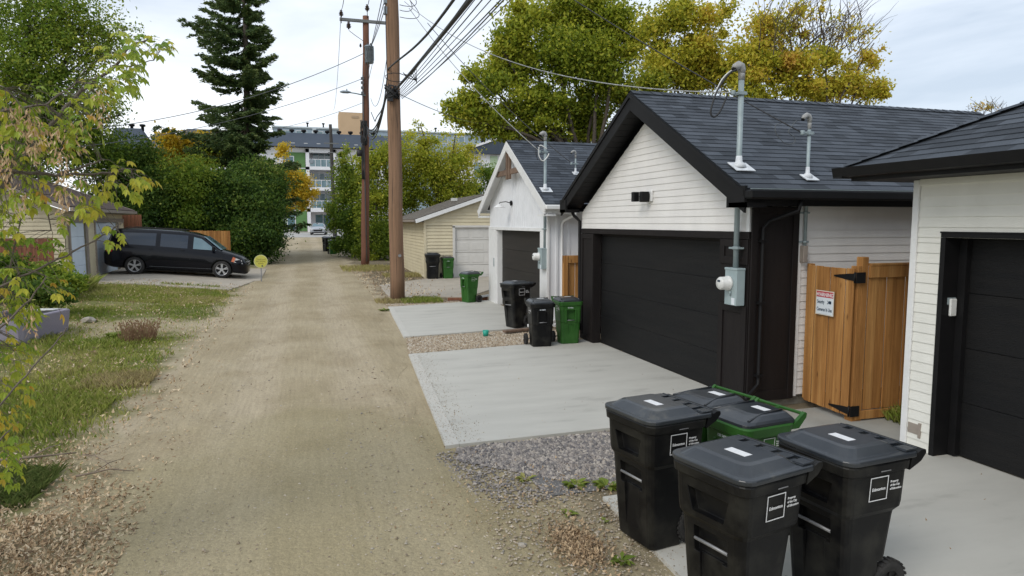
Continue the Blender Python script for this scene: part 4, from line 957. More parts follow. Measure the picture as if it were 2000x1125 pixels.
def cart_big(body=None, lid=None):
    body = body or M['cartk']; lid = lid or M['cartlid']
    t = thing('waste_cart', 'x', 'waste bin', local=True)
    S = [(0, .205, -.215, .135, .05), (.015, .215, -.225, .145, .055), (.30, .232, -.252, .185, .06), (.60, .248, -.276, .232, .065), (.635, .250, -.279, .240, .065),
         (.665, .268, -.300, .285, .07), (.70, .272, -.305, .292, .07), (.90, .281, -.318, .305, .075), (.925, .283, -.321, .308, .075)]
    mb = MB(); mb.loft([rrect(hx, yf, yb, z, r) for z, hx, yf, yb, r in S])
    o = mb.build('body', body, t)
    carve(o, [MB().box(-.13, .13, -.50, -.215, .44, .60), MB().box(-.085, .085, -.5, -.235, -.1, .46),
        MB().prism([(-.16, -.5, .84), (.16, -.5, .84), (.12, -.5, .70), (-.12, -.5, .70)], (0, .255, 0)),
        MB().box(.165, .4, .09, .5, -.1, .31), MB().box(-.4, -.165, .09, .5, -.1, .31)])
    b = o.modifiers.new('Bevel', 'BEVEL'); b.width = .006; b.segments = 2; b.limit_method = 'ANGLE'; b.angle_limit = R(40)
    mb = MB(); mb.loft([rrect(hx, yf, yb, z, .085) for z, hx, yf, yb in ((.905, .284, -.322, .31), (.915, .300, -.338, .322), (.965, .304, -.342, .326), (.975, .298, -.336, .322), (.982, .290, -.33, .315))])
    mb.build('rim', body, t)
    mb = MB(); mb.lathe([(.011, -.13), (.011, .13)], 10, (0, -.262, .515), 'x'); mb.build('lift_bar', M['steelbar'], t)
    mb = MB()
    for s in (-1, 1):
        mb.prism([(s*.295, .28, .90), (s*.295, .30, .975), (s*.295, .40, 1.015), (s*.295, .445, 1.012), (s*.295, .45, .99), (s*.295, .40, .945)], (-s*.03, 0, 0))
    mb.lathe([(.017, -.27), (.017, .27)], 12, (0, .428, 1.0), 'x')
    for x in (-.18, -.06, .06, .18): mb.box(x-.008, x+.008, .31, .42, .985, 1.0)
    mb.build('handle', body, t, bevel=.004)
    mb = MB()
    mb.loft([rrect(hx, yf, yb, z, r, rb=.03) for z, hx, yf, yb, r in ((.978, .303, -.345, .335, .09), (.985, .312, -.354, .340, .095), (1.008, .312, -.354, .342, .095), (1.014, .306, -.348, .34, .09), (1.015, .270, -.312, .235, .08),
            (1.020, .262, -.302, .225, .08), (1.058, .218, -.235, .170, .07), (1.066, .190, -.205, .145, .06))], smooth=False)
    lo = mb.build('lid', lid, t, bevel=.006, seg=2)
    mb = MB()
    for k in range(5): mb.box(-.29+.125*k, -.21+.125*k, .245, .345, 1.016, 1.028)
    mb.box(-.285, .285, .352, .372, 1.012, 1.03); mb.box(-.29, .29, .236, .243, 1.016, 1.022)
    sub(mb.build('hinge_rib', lid, bevel=.003), lo)
    mb = MB(); mb.box(-.045, .11, -.10, -.02, 1.0665, 1.0675); sub(mb.build('paper_label', M['whitemark']), lo)
    wheel(t, .205, .195, .145, .145, .055); wheel(t, -.205, .195, .145, .145, .055)
    mb = MB(); mb.lathe([(.01, -.2), (.01, .2)], 8, (0, .225, .145), 'x'); mb.build('axle', M['steelbar'], t)
    city_mark(t, M['whitemark'], .2845, -.015, .815, 1.12); city_mark(t, M['whitemark'], -.2845, -.015, .815, 1.12, side=-1)
    T = frame((-.08, -.3125, .855), (1, 0, 0), (0, -.06, 1))
    mb = text_mb('360 340102', .030, T, .0004, 'LEFT', .62, .0008)
    merge(mb, text_mb('IIIIIIIIIIIIIIIIIII', .022, T @ Matrix.Translation((.115, .0, 0)), .0004, 'LEFT', .60, .0008)); mb.build('serial_number', M['signw'], t)
    mb = MB(); T = frame((.292, .02, .925), (0, 1, 0), (.02, 0, 1)); mb.box(-.05, .05, 0, .006, .010, .0125, T); mb.build('rim_mark', M['steelbar'], t)
    for q in t.children_recursive:
        if not q.name.startswith(('wheel', 'hub', 'axle', 'city')): q.data.transform(Matrix.Diagonal((1, .83, 1, 1)))
    return t
def cart_small(body, lid, name='waste_cart'):
    t = thing(name, 'x', 'waste bin', local=True)
    S = [(0, .185, -.185, .15, .045), (.015, .192, -.192, .16, .05), (.42, .208, -.212, .19, .05), (.45, .216, -.226, .2, .05), (.80, .226, -.240, .232, .055)]
    mb = MB(); mb.loft([rrect(hx, yf, yb, z, r) for z, hx, yf, yb, r in S]); o = mb.build('body', body, t)
    carve(o, [MB().box(-.085, .085, -.5, -.165, .46, .68), MB().box(-.05, .05, -.5, -.195, -.1, .40), MB().box(.15, .4, .08, .4, -.1, .22), MB().box(-.4, -.15, .08, .4, -.1, .22)])
    b = o.modifiers.new('Bevel', 'BEVEL'); b.width = .005; b.segments = 2; b.limit_method = 'ANGLE'; b.angle_limit = R(40)
    mb = MB()
    for s in (-1, 1): mb.box(s*.105-.015, s*.105+.015, -.245, -.20, .43, .70)
    mb.build('front_rib', body, t, bevel=.006)
    mb = MB(); mb.loft([rrect(hx, yf, yb, z, .07) for z, hx, yf, yb in ((.765, .227, -.242, .236), (.775, .246, -.260, .25), (.838, .254, -.270, .266), (.848, .246, -.262, .262))]); mb.build('rim', body, t)
    mb = MB(); mb.lathe([(.010, -.09), (.010, .09)], 10, (0, -.205, .475), 'x'); mb.build('lift_bar', M['steelbar'], t)
    mb = MB()
    for s in (-1, 1): mb.prism([(s*.243, .19, .80), (s*.243, .25, .84), (s*.243, .36, .915), (s*.243, .38, .905), (s*.243, .375, .875), (s*.243, .30, .80)], (-s*.028, 0, 0))
    mb.box(-.217, .217, .352, .375, .885, .908); mb.box(-.012, .012, .28, .352, .875, .90)
    mb.build('handle', body, t, bevel=.006)
    mb = MB(); mb.loft([rrect(hx, yf, yb, z, r, rb=.03) for z, hx, yf, yb, r in ((.84, .232, -.248, .262, .075), (.847, .236, -.252, .268, .08), (.868, .236, -.250, .272, .08), (.885, .22, -.215, .262, .08), (.910, .178, -.12, .25, .09), (.918, .15, -.07, .24, .07))])
    lo = mb.build('lid', lid, t, bevel=.008, seg=2)
    mb = MB()
    for k in range(24):
        a0, a1 = R(200-k*9), R(200-(k+1)*9); mb.tube([(-.02+.10*math.cos(a), -.06+.09*math.sin(a)+0, .899+.010*math.sin(a)+.006) for a in (a0, a1)], .004, 4)
    for s in (-1, 1): mb.tube([(s*.19, -.19, .890), (s*.15, -.02, .915), (s*.14, .22, .925)], .009, 5)
    sub(mb.build('lid_rib', lid), lo)
    mb = MB(); mb.box(-.04, .10, .075, .15, .9185, .9195); sub(mb.build('paper_label', M['whitemark']), lo)
    wheel(t, .245, .19, .105, .105, .05); wheel(t, -.245, .19, .105, .105, .05)
    mb = MB(); mb.lathe([(.01, -.24), (.01, .24)], 8, (0, .19, .105), 'x'); mb.build('axle', M['steelbar'], t)
    city_mark(t, M['whitemark'], .2245, 0, .70, .8); city_mark(t, M['whitemark'], -.2245, 0, .70, .8, side=-1)
    T = frame((-.075, -.2375, .72), (1, 0, 0), (0, -.05, 1)); text_mb('120 340562', .030, T, .0004, 'LEFT', .85, .0008).build('serial_number', M['signw'], t)
    for q in t.children_recursive:
        if not q.name.startswith(('wheel', 'hub', 'axle', 'city')): q.data.transform(Matrix.Diagonal((1, .92, 1, 1)))
    return t
bigA = cart_big()
greenA = cart_small(M['cartg'], M['cartlid']); blackA = cart_small(M['cartk'], M['cartlid'])
GRP = 'waste carts along the gravel lane'
used = set()
def place(proto, x, y, rz, label, z=None, tilt=(0, 0), s=1.0):
    o = proto if proto.name not in used else copy_tree(proto)
    used.add(proto.name)
    o.location = (x, y, (gh(x, y)+.036) if z is None else z); o.rotation_euler = (R(tilt[0]), R(tilt[1]), R(rz)); o.scale = (s, s, s)
    tag(o, label, 'waste bin', GRP); return o
place(bigA, 2.455, 3.41, -77, 'large black cart nearest the camera, at the bottom of the picture', s=1.0)
place(bigA, 2.52, 4.55, -80, 'large black cart furthest left of the front cluster, standing at the edge of the pad')
place(bigA, 3.26, 3.46, -84, 'large black cart furthest right of the front cluster, by the pale garage corner')
place(greenA, 3.26, 5.04, -80, 'green cart at the back of the front cluster, partly behind the left large black cart', z=.035, s=1.03)
place(greenA, 3.30, 4.50, -82, 'green cart in the middle of the front cluster, just behind the nearest black cart', z=.036, s=1.04)
place(bigA, 4.66, 15.02, -76, 'dusty large black cart standing on boards in front of the brown garage door', tilt=(0, -2.5), z=.05)
place(blackA, 4.40, 12.62, -4, 'small black cart on the corner of the driveway beside a green one')
place(greenA, 5.04, 12.78, -2, 'green cart against the left pilaster of the black garage door')
place(greenA, 4.72, 20.05, -72, 'lone green cart on the far apron in front of the small white garage')
place(bigA, 4.98, 27.75, -6, 'large black cart beside the corner of the cream garage', z=.16)
place(greenA, 5.62, 27.80, 0, 'green cart beside the off white panel door of the cream garage', z=.15)
place(greenA, 1.72, 46.2, 10, 'distant green cart at the right edge of the lane under the bushes', z=gh(2, 46), s=1.05)
place(bigA, 1.42, 49.5, -60, 'distant black cart tipped against another at the right edge of the lane', z=gh(2, 49), tilt=(0, 7))
place(bigA, 2.10, 50.0, -10, 'distant black cart half hidden behind the far green cart', z=gh(2, 49))

# ================================================================== VEHICLES
def loft_body(stations, name, m, parent):
    """stations: (x, [(halfwidth, z), ... from bottom to centre top]) mirrored left/right"""
    secs = []
    for x, pr in stations:
        secs.append([(x, -w, z) for w, z in pr]+[(x, w, z) for w, z in pr[::-1][(1 if pr[-1][0] == 0 else 0):]])
    mb = MB(); mb.loft(secs, True, True, smooth=True); o = mb.build(name, m, parent); fix_normals(o); return o
def alloy_wheel(parent, x, y, z, r, w, s, spokes=10, five=True):
    mb = MB(); mb.lathe([(r*.68, -w/2), (r*.92, -w/2), (r, -w*.3), (r, w*.3), (r*.92, w/2), (r*.68, w/2)], 32, (x, y, z), 'y', ring=True); wt = mb.build('wheel', M['rubber'], parent)
    mb = MB(); mb.lathe([(r*.70, -w*.3), (r*.70, w*.42), (r*.64, w*.44), (r*.62, w*.2), (r*.62, -w*.3)], 32, (x, y, z), 'y', ring=True)
    if s < 0: mb.v = [(a, 2*y-b, c) for a, b, c in mb.v]
    for i in range(spokes):
        a = 2*math.pi*(i//2)/(spokes/2)+(.13 if i % 2 else -.13)
        T = Matrix.Translation((x, y+s*w*.36, z)) @ Matrix.Rotation(a, 4, 'Y'); mb.box(-.016, .016, -.012, .012, .04, r*.66, T)
    mb.lathe([(.065, -.03), (.05, .03)], 14, (x, y+s*w*.36, z), 'y'); sub(mb.build('rim', M['chrome']), wt)
    mb = MB(); mb.lathe([(r*.6, -.01), (r*.6, .01)], 20, (x, y+s*w*.05, z), 'y'); sub(mb.build('brake_disc', M['rubber']), wt)
def minivan():
    t = thing('parked_minivan', 'black minivan with silver alloy wheels parked across from the lane by the blue garage doors', 'minivan', local=True)
    def sec(zb, zbelt, zr, wb=.93, wm=.985, wbelt=.955, wr=.74, top=None):
        zr_ = zr
        return [(.0, zb+.02), (.70, zb), (wb, zb+.06), (wm, zb+.30), (wm, (zb+.35+zbelt)/2), (wbelt, zbelt), (wr+(wbelt-wr)*.45, zbelt+(zr-zbelt)*.5), (wr, zr-.09), (wr-.10, zr-.03), (wr-.35, zr), (0, zr+.012)]
    ST = [(-1.07, sec(.42, .72, .80, .78, .86, .84, .72)), (-1.04, sec(.34, .86, 1.02, .86, .93, .88, .70)), (-.99, sec(.30, 1.02, 1.30, .90, .96, .91, .66)), (-.88, sec(.27, 1.12, 1.58, .92, .975, .94, .66)), (-.72, sec(.24, 1.13, 1.71, .93, .985, .95, .70)),
          (-.3, sec(.22, 1.12, 1.755)), (.6, sec(.21, 1.10, 1.775)), (1.5, sec(.21, 1.07, 1.765)), (2.0, sec(.21, 1.05, 1.72, wr=.73)), (2.35, sec(.21, 1.035, 1.62, wr=.71)), (2.75, sec(.21, 1.02, 1.36, wr=.70)),
          (3.02, sec(.22, 1.00, 1.15, wr=.78, wbelt=.95)), (3.10, sec(.22, .98, 1.09, wr=.80, wbelt=.94)), (3.45, sec(.22, .90, 1.00, wr=.78, wbelt=.93)), (3.75, sec(.20, .80, .90, wr=.70, wbelt=.88)), (3.93, sec(.19, .68, .77, .80, .86, .80, .64)), (4.02, sec(.22, .55, .62, .66, .70, .68, .52))]
    o = loft_body(ST, 'body', M['paintk'], t)
    carve(o, [MB().lathe([(.40, -.16), (.40, .16)], 28, (x, s*.90, .33), 'y') for x in (0, 3.08) for s in (-1, 1)]); fix_normals(o)
    for p in o.data.polygons: p.use_smooth = True
    es = o.modifiers.new('Edge', 'EDGE_SPLIT'); es.split_angle = R(38)
    def side(pts, s, off=.006):     # points (x, z) on the glasshouse
        q = []
        for x, z in pts:
            a = [st for st in ST if st[0] <= x][-1]; b_ = [st for st in ST if st[0] > x][0]; u = (x-a[0])/(b_[0]-a[0])
            pr = [(p[0]+(r_[0]-p[0])*u, p[1]+(r_[1]-p[1])*u) for p, r_ in zip(a[1], b_[1])]
            w = pr[5][0]
            for k in range(2, len(pr)-1):
                if pr[k][1] <= z <= pr[k+1][1]: w = pr[k][0]+(pr[k+1][0]-pr[k][0])*(z-pr[k][1])/max(1e-6, pr[k+1][1]-pr[k][1])
            q.append((x, s*(w+off), z))
        return q
    def panel(name, pts, m, off=.006):
        for s in (-1, 1):
            mb = MB()
            # subdivide vertically so that the pane follows the tumblehome
            lo = pts[:len(pts)//2]; hi = pts[len(pts)//2:][::-1]; K = 4; L = 6
            def along(a, u):
                u *= len(a)-1; i = min(int(u), len(a)-2); f = u-i; return (a[i][0]+(a[i+1][0]-a[i][0])*f, a[i][1]+(a[i+1][1]-a[i][1])*f)
            g = [[None]*(L+1) for _ in range(K+1)]
            for j in range(K+1):
                row = []
                for i in range(L+1):
                    p, q = along(lo, i/L), along(hi, i/L); row.append((p[0]+(q[0]-p[0])*j/K, p[1]+(q[1]-p[1])*j/K))
                g[j] = side(row, s, off)
            for j in range(K):
                for i in range(L): mb.face([g[j][i], g[j][i+1], g[j+1][i+1], g[j+1][i]])
            mb.build(name, m, t)
    # lower edge left->right, then upper edge right->left
    panel('window', [(-.10, 1.16), (.78, 1.13), (.78, 1.60), (-.62, 1.60)][0:0] or [(-.20, 1.15), (.70, 1.14), (.70, 1.62), (-.62, 1.58)], M['glassd'])
    panel('window', [(.86, 1.13), (1.82, 1.10), (1.82, 1.60), (.86, 1.62)], M['glassd'])
    panel('window', [(2.02, 1.10), (2.86, 1.08), (2.30, 1.50), (2.02, 1.56)], M['glassb'])
    mb = MB()      # windscreen and rear glass
    mb.face([(2.42, -.60, 1.60), (2.42, .60, 1.60), (3.08, .74, 1.125), (3.08, -.74, 1.125)]); mb.face([(2.42, -.60, 1.60), (3.08, -.74, 1.125), (3.0, -.76, 1.11), (2.36, -.64, 1.60)])
    ws = mb.build('windscreen', M['glassb'], t)
    mb = MB()
    for s in (-1, 1):
        mb.raw(side([(-.15, .40), (.0, .40)], s, .004), []) if 0 else None
        for (x0, x1, z0, z1) in ((.80, .81, .32, 1.12), (1.92, 1.935, .30, 1.10)):
            q = side([(x0, z0), (x1, z0), (x1, (z0+z1)/2), (x0, (z0+z1)/2)], s, .003); mb.face(q)
            q = side([(x0, (z0+z1)/2), (x1, (z0+z1)/2), (x1, z1), (x0, z1)], s, .003); mb.face(q)
    mb.build('door_seam', M['rubber'], t)
    mb = MB()
    for s in (-1, 1):
        for i in range(6):
            x0, x1 = .50+i*.37, .50+(i+1)*.37; q = side([(x0, .345), (x1, .345), (x1, .36), (x0, .36)], s, .012); mb.face(q)
    mb.build('sill_strip', M['cableg'], t)
    for s in (-1, 1):
        mb = MB(); mb.box(-.02, .22, s*1.0-.02, s*1.0+.02, .92, .95); 
        mb = MB(); q0 = side([(1.72, 1.02), (1.60, 1.02)], s, .02); mb.tube(q0, .014, 6); q0 = side([(.62, 1.02), (.50, 1.02)], s, .02); mb.tube(q0, .014, 6); mb.build('door_handle', M['paintk'], t)
        mb = MB(); y = s*.99; mb.box(2.72, 2.84, min(y, y+s*.17), max(y, y+s*.17), 1.08, 1.24); mb.build('mirror', M['paintk'], t, bevel=.03, seg=3)
        mb = MB(); mb.face(side([(3.50, .66), (3.84, .60), (3.80, .74), (3.56, .83)], s, .022)); mb.face([(3.90, s*.80, .62), (3.985, s*.62, .60), (3.96, s*.62, .70), (3.86, s*.80, .74)]); mb.build('headlight', M['lampclr'], t)
        mb = MB(); mb.face(side([(3.42, .68), (3.52, .66), (3.58, .82), (3.48, .86)], s, .024)); mb.build('turn_signal', M['lampora'], t)
        mb = MB(); mb.face(side([(-.96, .84), (-.76, .84), (-.70, 1.14), (-.90, 1.16)], s, .022)); mb.face([(-1.035, s*.60, .86), (-.965, s*.905, .84), (-.91, s*.90, 1.16), (-.985, s*.60, 1.16)]); mb.build('tail_light', M['lampred'], t)
        mb = MB(); mb.tube([(-.4, s*.62, 1.765), (-.3, s*.62, 1.80), (1.6, s*.62, 1.81), (1.75, s*.62, 1.77)], .012, 6); mb.build('roof_rail', M['rubber'], t)
    mb = MB(); mb.box(3.90, 4.035, -.45, .45, .58, .60); mb.box(3.92, 4.03, -.45, .45, .66, .68); mb.build('grille', M['chrome'], t)
    mb = MB(); mb.box(-1.0, -.6, .30, .5, .20, .28); mb.box(.3, 2.7, -.7, .7, .16, .24); mb.build('underbody', M['rubber'], t)
    for x in (0, 3.08):
        for s in (-1, 1): alloy_wheel(t, x, s*.86, .345, .345, .22, s)
    return t
v = minivan(); v.location = (-6.28, 30.0, .475); v.rotation_euler = (0, R(3.9), 0)
def sedan():
    t = thing('parked_car', 'silver car facing the camera at the far end of the lane by the green apartments', 'car', local=True)
    def sec(zb, zbelt, zr, w=.88, wr=.62): return [(0, zb), (w-.08, zb), (w, zb+.15), (w, zbelt-.1), (w-.05, zbelt), (wr, zr-.04), (wr-.15, zr), (0, zr+.02)]
    ST = [(-2.2, sec(.3, .62, .68, .74, .6)), (-2.05, sec(.22, .78, .84, .84, .68)), (-1.2, sec(.2, .92, .98, .89, .72)), (-.6, sec(.2, .94, 1.36, .9, .60)), (.4, sec(.2, .94, 1.42, .9, .60)), (1.0, sec(.2, .95, 1.34, .9, .60)), (1.7, sec(.2, .93, 1.0, .88, .70)), (2.1, sec(.24, .80, .86, .84, .68)), (2.2, sec(.3, .62, .7, .76, .6))]
    loft_body(ST, 'body', M['paints'], t)
    mb = MB(); mb.face([(-1.22, -.68, 1.0), (-1.22, .68, 1.0), (-.63, .56, 1.35), (-.63, -.56, 1.35)]); mb.build('windscreen', M['glassb'], t)
    for s in (-1, 1):
        mb = MB(); mb.box(-2.19, -2.08, s*.72-.14, s*.72+.14, .62, .74); mb.build('headlight', M['lampclr'], t, bevel=.02)
        mb = MB(); mb.box(-.85, -.72, s*.98-.09, s*.98+.09, .92, 1.04); mb.build('mirror', M['paints'], t, bevel=.02)
        for x in (-1.4, 1.35): alloy_wheel(t, x, s*.80, .32, .32, .2, s, 8)
    mb = MB(); mb.box(-2.215, -2.1, -.5, .5, .42, .60); mb.box(-2.21, -2.1, -.72, .72, .24, .34); mb.build('grille', M['black'], t, bevel=.01)
    return t
v = sedan(); v.location = (1.62, 86.5, gh(1.6, 86)+.06); v.rotation_euler = (0, 0, R(86))

# ================================================================== SMALL THINGS
ys = thing('lane_sign', 'round yellow notice board leaning at the end of the dark hedge', 'sign', (-1.72, 28.2, 0))
c = at(509.5, 510.5, 28.2); rr = .255
mb = MB(); mb.lathe([(rr, -.012), (rr, .0)], 28, tuple(c), 'y'); mb.build('sign_rim', M['yrim'], ys)
mb = MB(); mb.lathe([(rr*.93, -.006), (rr*.93, 0)], 28, (c.x, c.y-.0145, c.z), 'y'); mb.build('sign_face', M['yellow'], ys)
T = frame((c.x, c.y-.022, c.z), (1, 0, 0), (0, 0, 1)); mb = text_mb('Thank you', .085, T @ Matrix.Translation((0, .055, 0)), .0005, 'CENTER', .95, .001)
merge(mb, text_mb('for driving', .085, T @ Matrix.Translation((0, -.025, 0)), .0005, 'CENTER', .95, .001)); merge(mb, text_mb('slowly', .085, T @ Matrix.Translation((0, -.105, 0)), .0005, 'CENTER', .95, .001))
mb.build('lettering', M['yink'], ys)
mb = MB(); mb.box(c.x+.02, c.x+.07, c.y-.0225, c.y-.0212, c.z-.205, c.z-.15); mb.build('emblem', M['signink'], ys)
mb = MB(); mb.box(c.x-.02, c.x+.02, c.y+.002, c.y+.03, gh(c.x, c.y)-.2, c.z+.1); mb.build('stake', M['steelbar'], ys)

pl = thing('planter', 'square lilac grey concrete planter lined with black plastic at the left of the grass', 'planter', (-5.75, 16.6, 0))
def octa(hx, hy, cx, cy, z, ch):
    return [(cx+a, cy+b, z) for a, b in ((-hx+ch, -hy), (hx-ch, -hy), (hx, -hy+ch), (hx, hy-ch), (hx-ch, hy), (-hx+ch, hy), (-hx, hy-ch), (-hx, -hy+ch))]
T = Matrix.Translation((-5.80, 16.55, .0)) @ Matrix.Rotation(R(-14), 4, 'Z'); zt = .56
mb = MB(); S = [octa(.56, .78, 0, 0, -.05, .06), octa(.62, .86, 0, 0, zt-.02, .09), octa(.60, .84, 0, 0, zt, .09), octa(.53, .77, 0, 0, zt, .07), octa(.52, .76, 0, 0, zt-.2, .07)]
mb.loft([[T @ Vector(p) for p in s] for s in S]); mb.build('planter_wall', M['planter'], pl, bevel=.008)
mb = MB(); mb.loft([[T @ Vector(p) for p in octa(.51, .75, 0, 0, zt-.16, .07)], [T @ Vector(p) for p in octa(.51, .75, 0, 0, zt-.14, .07)]]); mb.build('soil', M['soil'], pl)
mb = MB(); mb.box(-.50, .50, -.74, -.45, zt-.03, zt+.015, T); mb.box(.30, .52, -.6, .5, zt-.02, zt+.012, T); mb.build('liner', M['blackbag'], pl, bevel=.015)
mb = MB(); mb.box(-.45, .46, .45, .70, zt+.0, zt+.02, T); mb.build('board', M['plasticw'], pl, bevel=.004)
def rock(name, label, x, y, sx, sy, sz, m, cat='stone', z=None):
    bm = bmesh.new(); bmesh.ops.create_icosphere(bm, subdivisions=2, radius=1)
    for v_ in bm.verts: v_.co *= 1+random.uniform(-.18, .18)
    me = bpy.data.meshes.new(name); bm.to_mesh(me); bm.free(); me.materials.append(m)
    o = bpy.data.objects.new(name, me); COL.objects.link(o); o.location = (x, y, (gh(x, y) if z is None else z)+sz*.4); o.scale = (sx, sy, sz); o.rotation_euler = (.1, .1, random.uniform(0, 6)); tag(o, label, cat); return o
rock('broken_slab', 'pale broken concrete piece lying in the grass beyond the planter', -5.0, 18.3, .20, .14, .09, M['rubble'])
mb = MB(); mb.prism([(-4.95, 18.1, .02), (-4.45, 18.1, .02), (-4.45, 18.3, .02), (-4.95, 18.35, .02)], (0, 0, .05)); tag(mb.build('flat_slab', M['rubble'], org=(-4.7, 18.2, .02)), 'flat pale slab beside the broken concrete piece', 'stone')
mb = MB(); mb.lathe([(.055, 0), (.07, .13), (.06, .13), (.05, .02)], 12, (3.66, 14.05, .02)); tag(mb.build('plastic_cup', M['teal'], org=(3.66, 14.05, .02)), 'small bright teal plastic tub on the beige pebbles', 'tub')
def plank(label, p, q, w, h, m, z=.03, name='timber_board', cat='board', dz=0):
    p, q = Vector((*p, z)), Vector((*q, z+dz)); T = frame(tuple(p), q-p, (q-p).cross(Vector((0, 0, 1))).cross(Vector((q-p))).normalized() if 0 else Vector((-(q-p).y, (q-p).x, 0)))
    mb = MB(); mb.box(0, (q-p).length, -w/2, w/2, 0, h, T); return tag(mb.build(name, m, org=tuple(p), bevel=.006), label, cat)
plank('brown board lying under the leaning black cart', (4.12, 14.22), (5.35, 14.55), .14, .05, M['brownwood'], .05)
plank('dark board lying beside the far green cart', (4.2, 20.75), (4.9, 20.5), .16, .10, M['cedar_d'], .03)
plank('dark board along the garage wall behind the far green cart', (4.95, 20.6), (5.42, 20.6), .12, .14, M['cedar_d'], .03)
plank('long weathered timber edging between the far apron and the grass', (2.9, 20.15), (4.5, 20.5), .10, .05, M['brownwood'], .02)
plank('white downspout extension behind the leaning black cart', (4.75, 14.42), (5.6, 14.75), .09, .07, M['white'], .11, 'downspout_extension', 'pipe', .04)
plank('white downspout extension behind the far green cart', (4.75, 20.42), (5.45, 20.5), .08, .06, M['white'], .09, 'downspout_extension', 'pipe', .07)

# ================================================================== FAR BUILDINGS
zg = 1.27
ab = thing('apartment_building', 'white and green four storey apartment block with slate roof at the end of the lane', 'building', (4, 100, zg))
mb = MB(); mb.box(-14, .38, 100, 112, zg-.5, 12.6); mb.box(4.4, 14, 100, 112, zg-.5, 12.6)
for a, b in ((3.95, 4.45), (6.9, 7.3), (9.75, 10.15)): mb.box(.38, 4.4, 99.4, 101.6, a, b)
mb.box(.38, .85, 99.4, 112, zg-.5, 12.6); mb.box(3.9, 4.4, 99.4, 112, zg-.5, 12.6); mb.box(.85, 3.9, 101.6, 112, zg-.5, 12.6); mb.box(.38, 4.4, 99.4, 101.6, 12.1, 12.6)
mb.box(-14, -2.5, 99.9, 100, zg-.5, 12.6); mb.box(-14, 14, 99.3, 100, 12.601, 12.8)
mb.build('wall', M['apw'], ab)
mb = MB(); mb.box(-2.45, .33, 99.86, 99.99, zg, 12.1); mb.build('cladding', M['apg'], ab)
mb = MB(); mb.box(-2.45, .33, 99.84, 99.86, 4.1, 4.2); mb.box(-2.45, .33, 99.84, 99.86, 7.0, 7.1); mb.box(-2.45, .33, 99.84, 99.86, 9.9, 10.0); mb.build('trim', M['apw'], ab)
def win(parent, x0, x1, z0, z1, y, mull=1):
    mb = MB(); mb.box(x0-.09, x1+.09, y-.06, y, z0-.09, z0); mb.box(x0-.09, x1+.09, y-.06, y, z1, z1+.09); mb.box(x0-.09, x0, y-.06, y, z0, z1); mb.box(x1, x1+.09, y-.06, y, z0, z1)
    for k in range(1, mull+1): c_ = x0+(x1-x0)*k/(mull+1); mb.box(c_-.035, c_+.035, y-.05, y, z0, z1)
    w = mb.build('window', M['apw'], parent)
    mb = MB(); mb.box(x0, x1, y-.025, y-.004, z0, z1); p = mb.build('pane', M['glassb'], None, org=parent.get('_org')); p.location = (0, 0, 0); p.parent = w
win(ab, -2.25, -1.25, 1.5, 3.5, 99.86, 0); win(ab, -2.25, -1.25, 4.4, 5.6, 99.86, 0); win(ab, -2.25, -1.25, 7.4, 9.0, 99.86, 0); win(ab, -2.25, -1.25, 9.9, 11.5, 99.86, 0)
for z in (4.45, 7.3, 10.15): win(ab, 1.35, 3.75, z+.02, z+2.1, 101.6, 2)
win(ab, 1.5, 3.6, 1.6, 3.6, 101.6, 1); win(ab, 8.5, 10, 10.2, 11.6, 100, 1); win(ab, 11.5, 13, 10.2, 11.6, 100, 1); win(ab, 8.5, 10, 7.3, 8.8, 100, 1); win(ab, -7, -5.5, 9.9, 11.3, 99.9, 1)
for z in (4.45, 7.3, 10.15):
    mb = MB(); mb.box(.85, 3.9, 99.42, 99.48, z+1.0, z+1.07); mb.box(.85, 3.9, 99.42, 99.48, z, z+.05)
    for k in range(5): mb.box(.9+k*.74-.03, .9+k*.74+.03, 99.42, 99.48, z+.05, z+1.0)
    rl = mb.build('balcony_railing', M['apw'], ab)
    mb = MB(); mb.box(.9, 3.85, 99.445, 99.455, z+.05, z+1.0); p = mb.build('pane', M['glassb'], None, org=tuple(ab['_org'])); p.location = (0, 0, 0); p.parent = rl
mb = MB(); mb.loft([[(-15, 99.0, 12.8), (15, 99.0, 12.8), (15, 112.4, 12.8), (-15, 112.4, 12.8)], [(-15, 103, 15.15), (15, 103, 15.15), (15, 109, 15.15), (-15, 109, 15.15)]]); mb.build('roof', M['aproof'], ab)
mb = MB(); mb.box(-15, 15, 98.95, 99.1, 12.65, 12.8); mb.build('eaves', M['black'], ab)
for k in range(9):
    x = -3.0+k*1.62; mb = MB(); mb.lathe([(.16, 0), (.16, .28), (.34, .34), (.34, .62), (.2, .66)], 10, (x, 103.2, 14.98)); mb.build('roof_vent', M['black'], ab)
mb = MB()
for k in range(6): mb.box(-1.5+k*1.7, -1.0+k*1.7, 99.9, 100.3, 13.32, 13.40)
mb.build('snow_guard', M['plasticw'], ab)
mb = MB(); mb.lathe([(.3, 0), (.3, .12)], 16, (1.1, 99.35, 10.9), 'y'); mb.build('satellite_dish', M['xfmr'], ab)

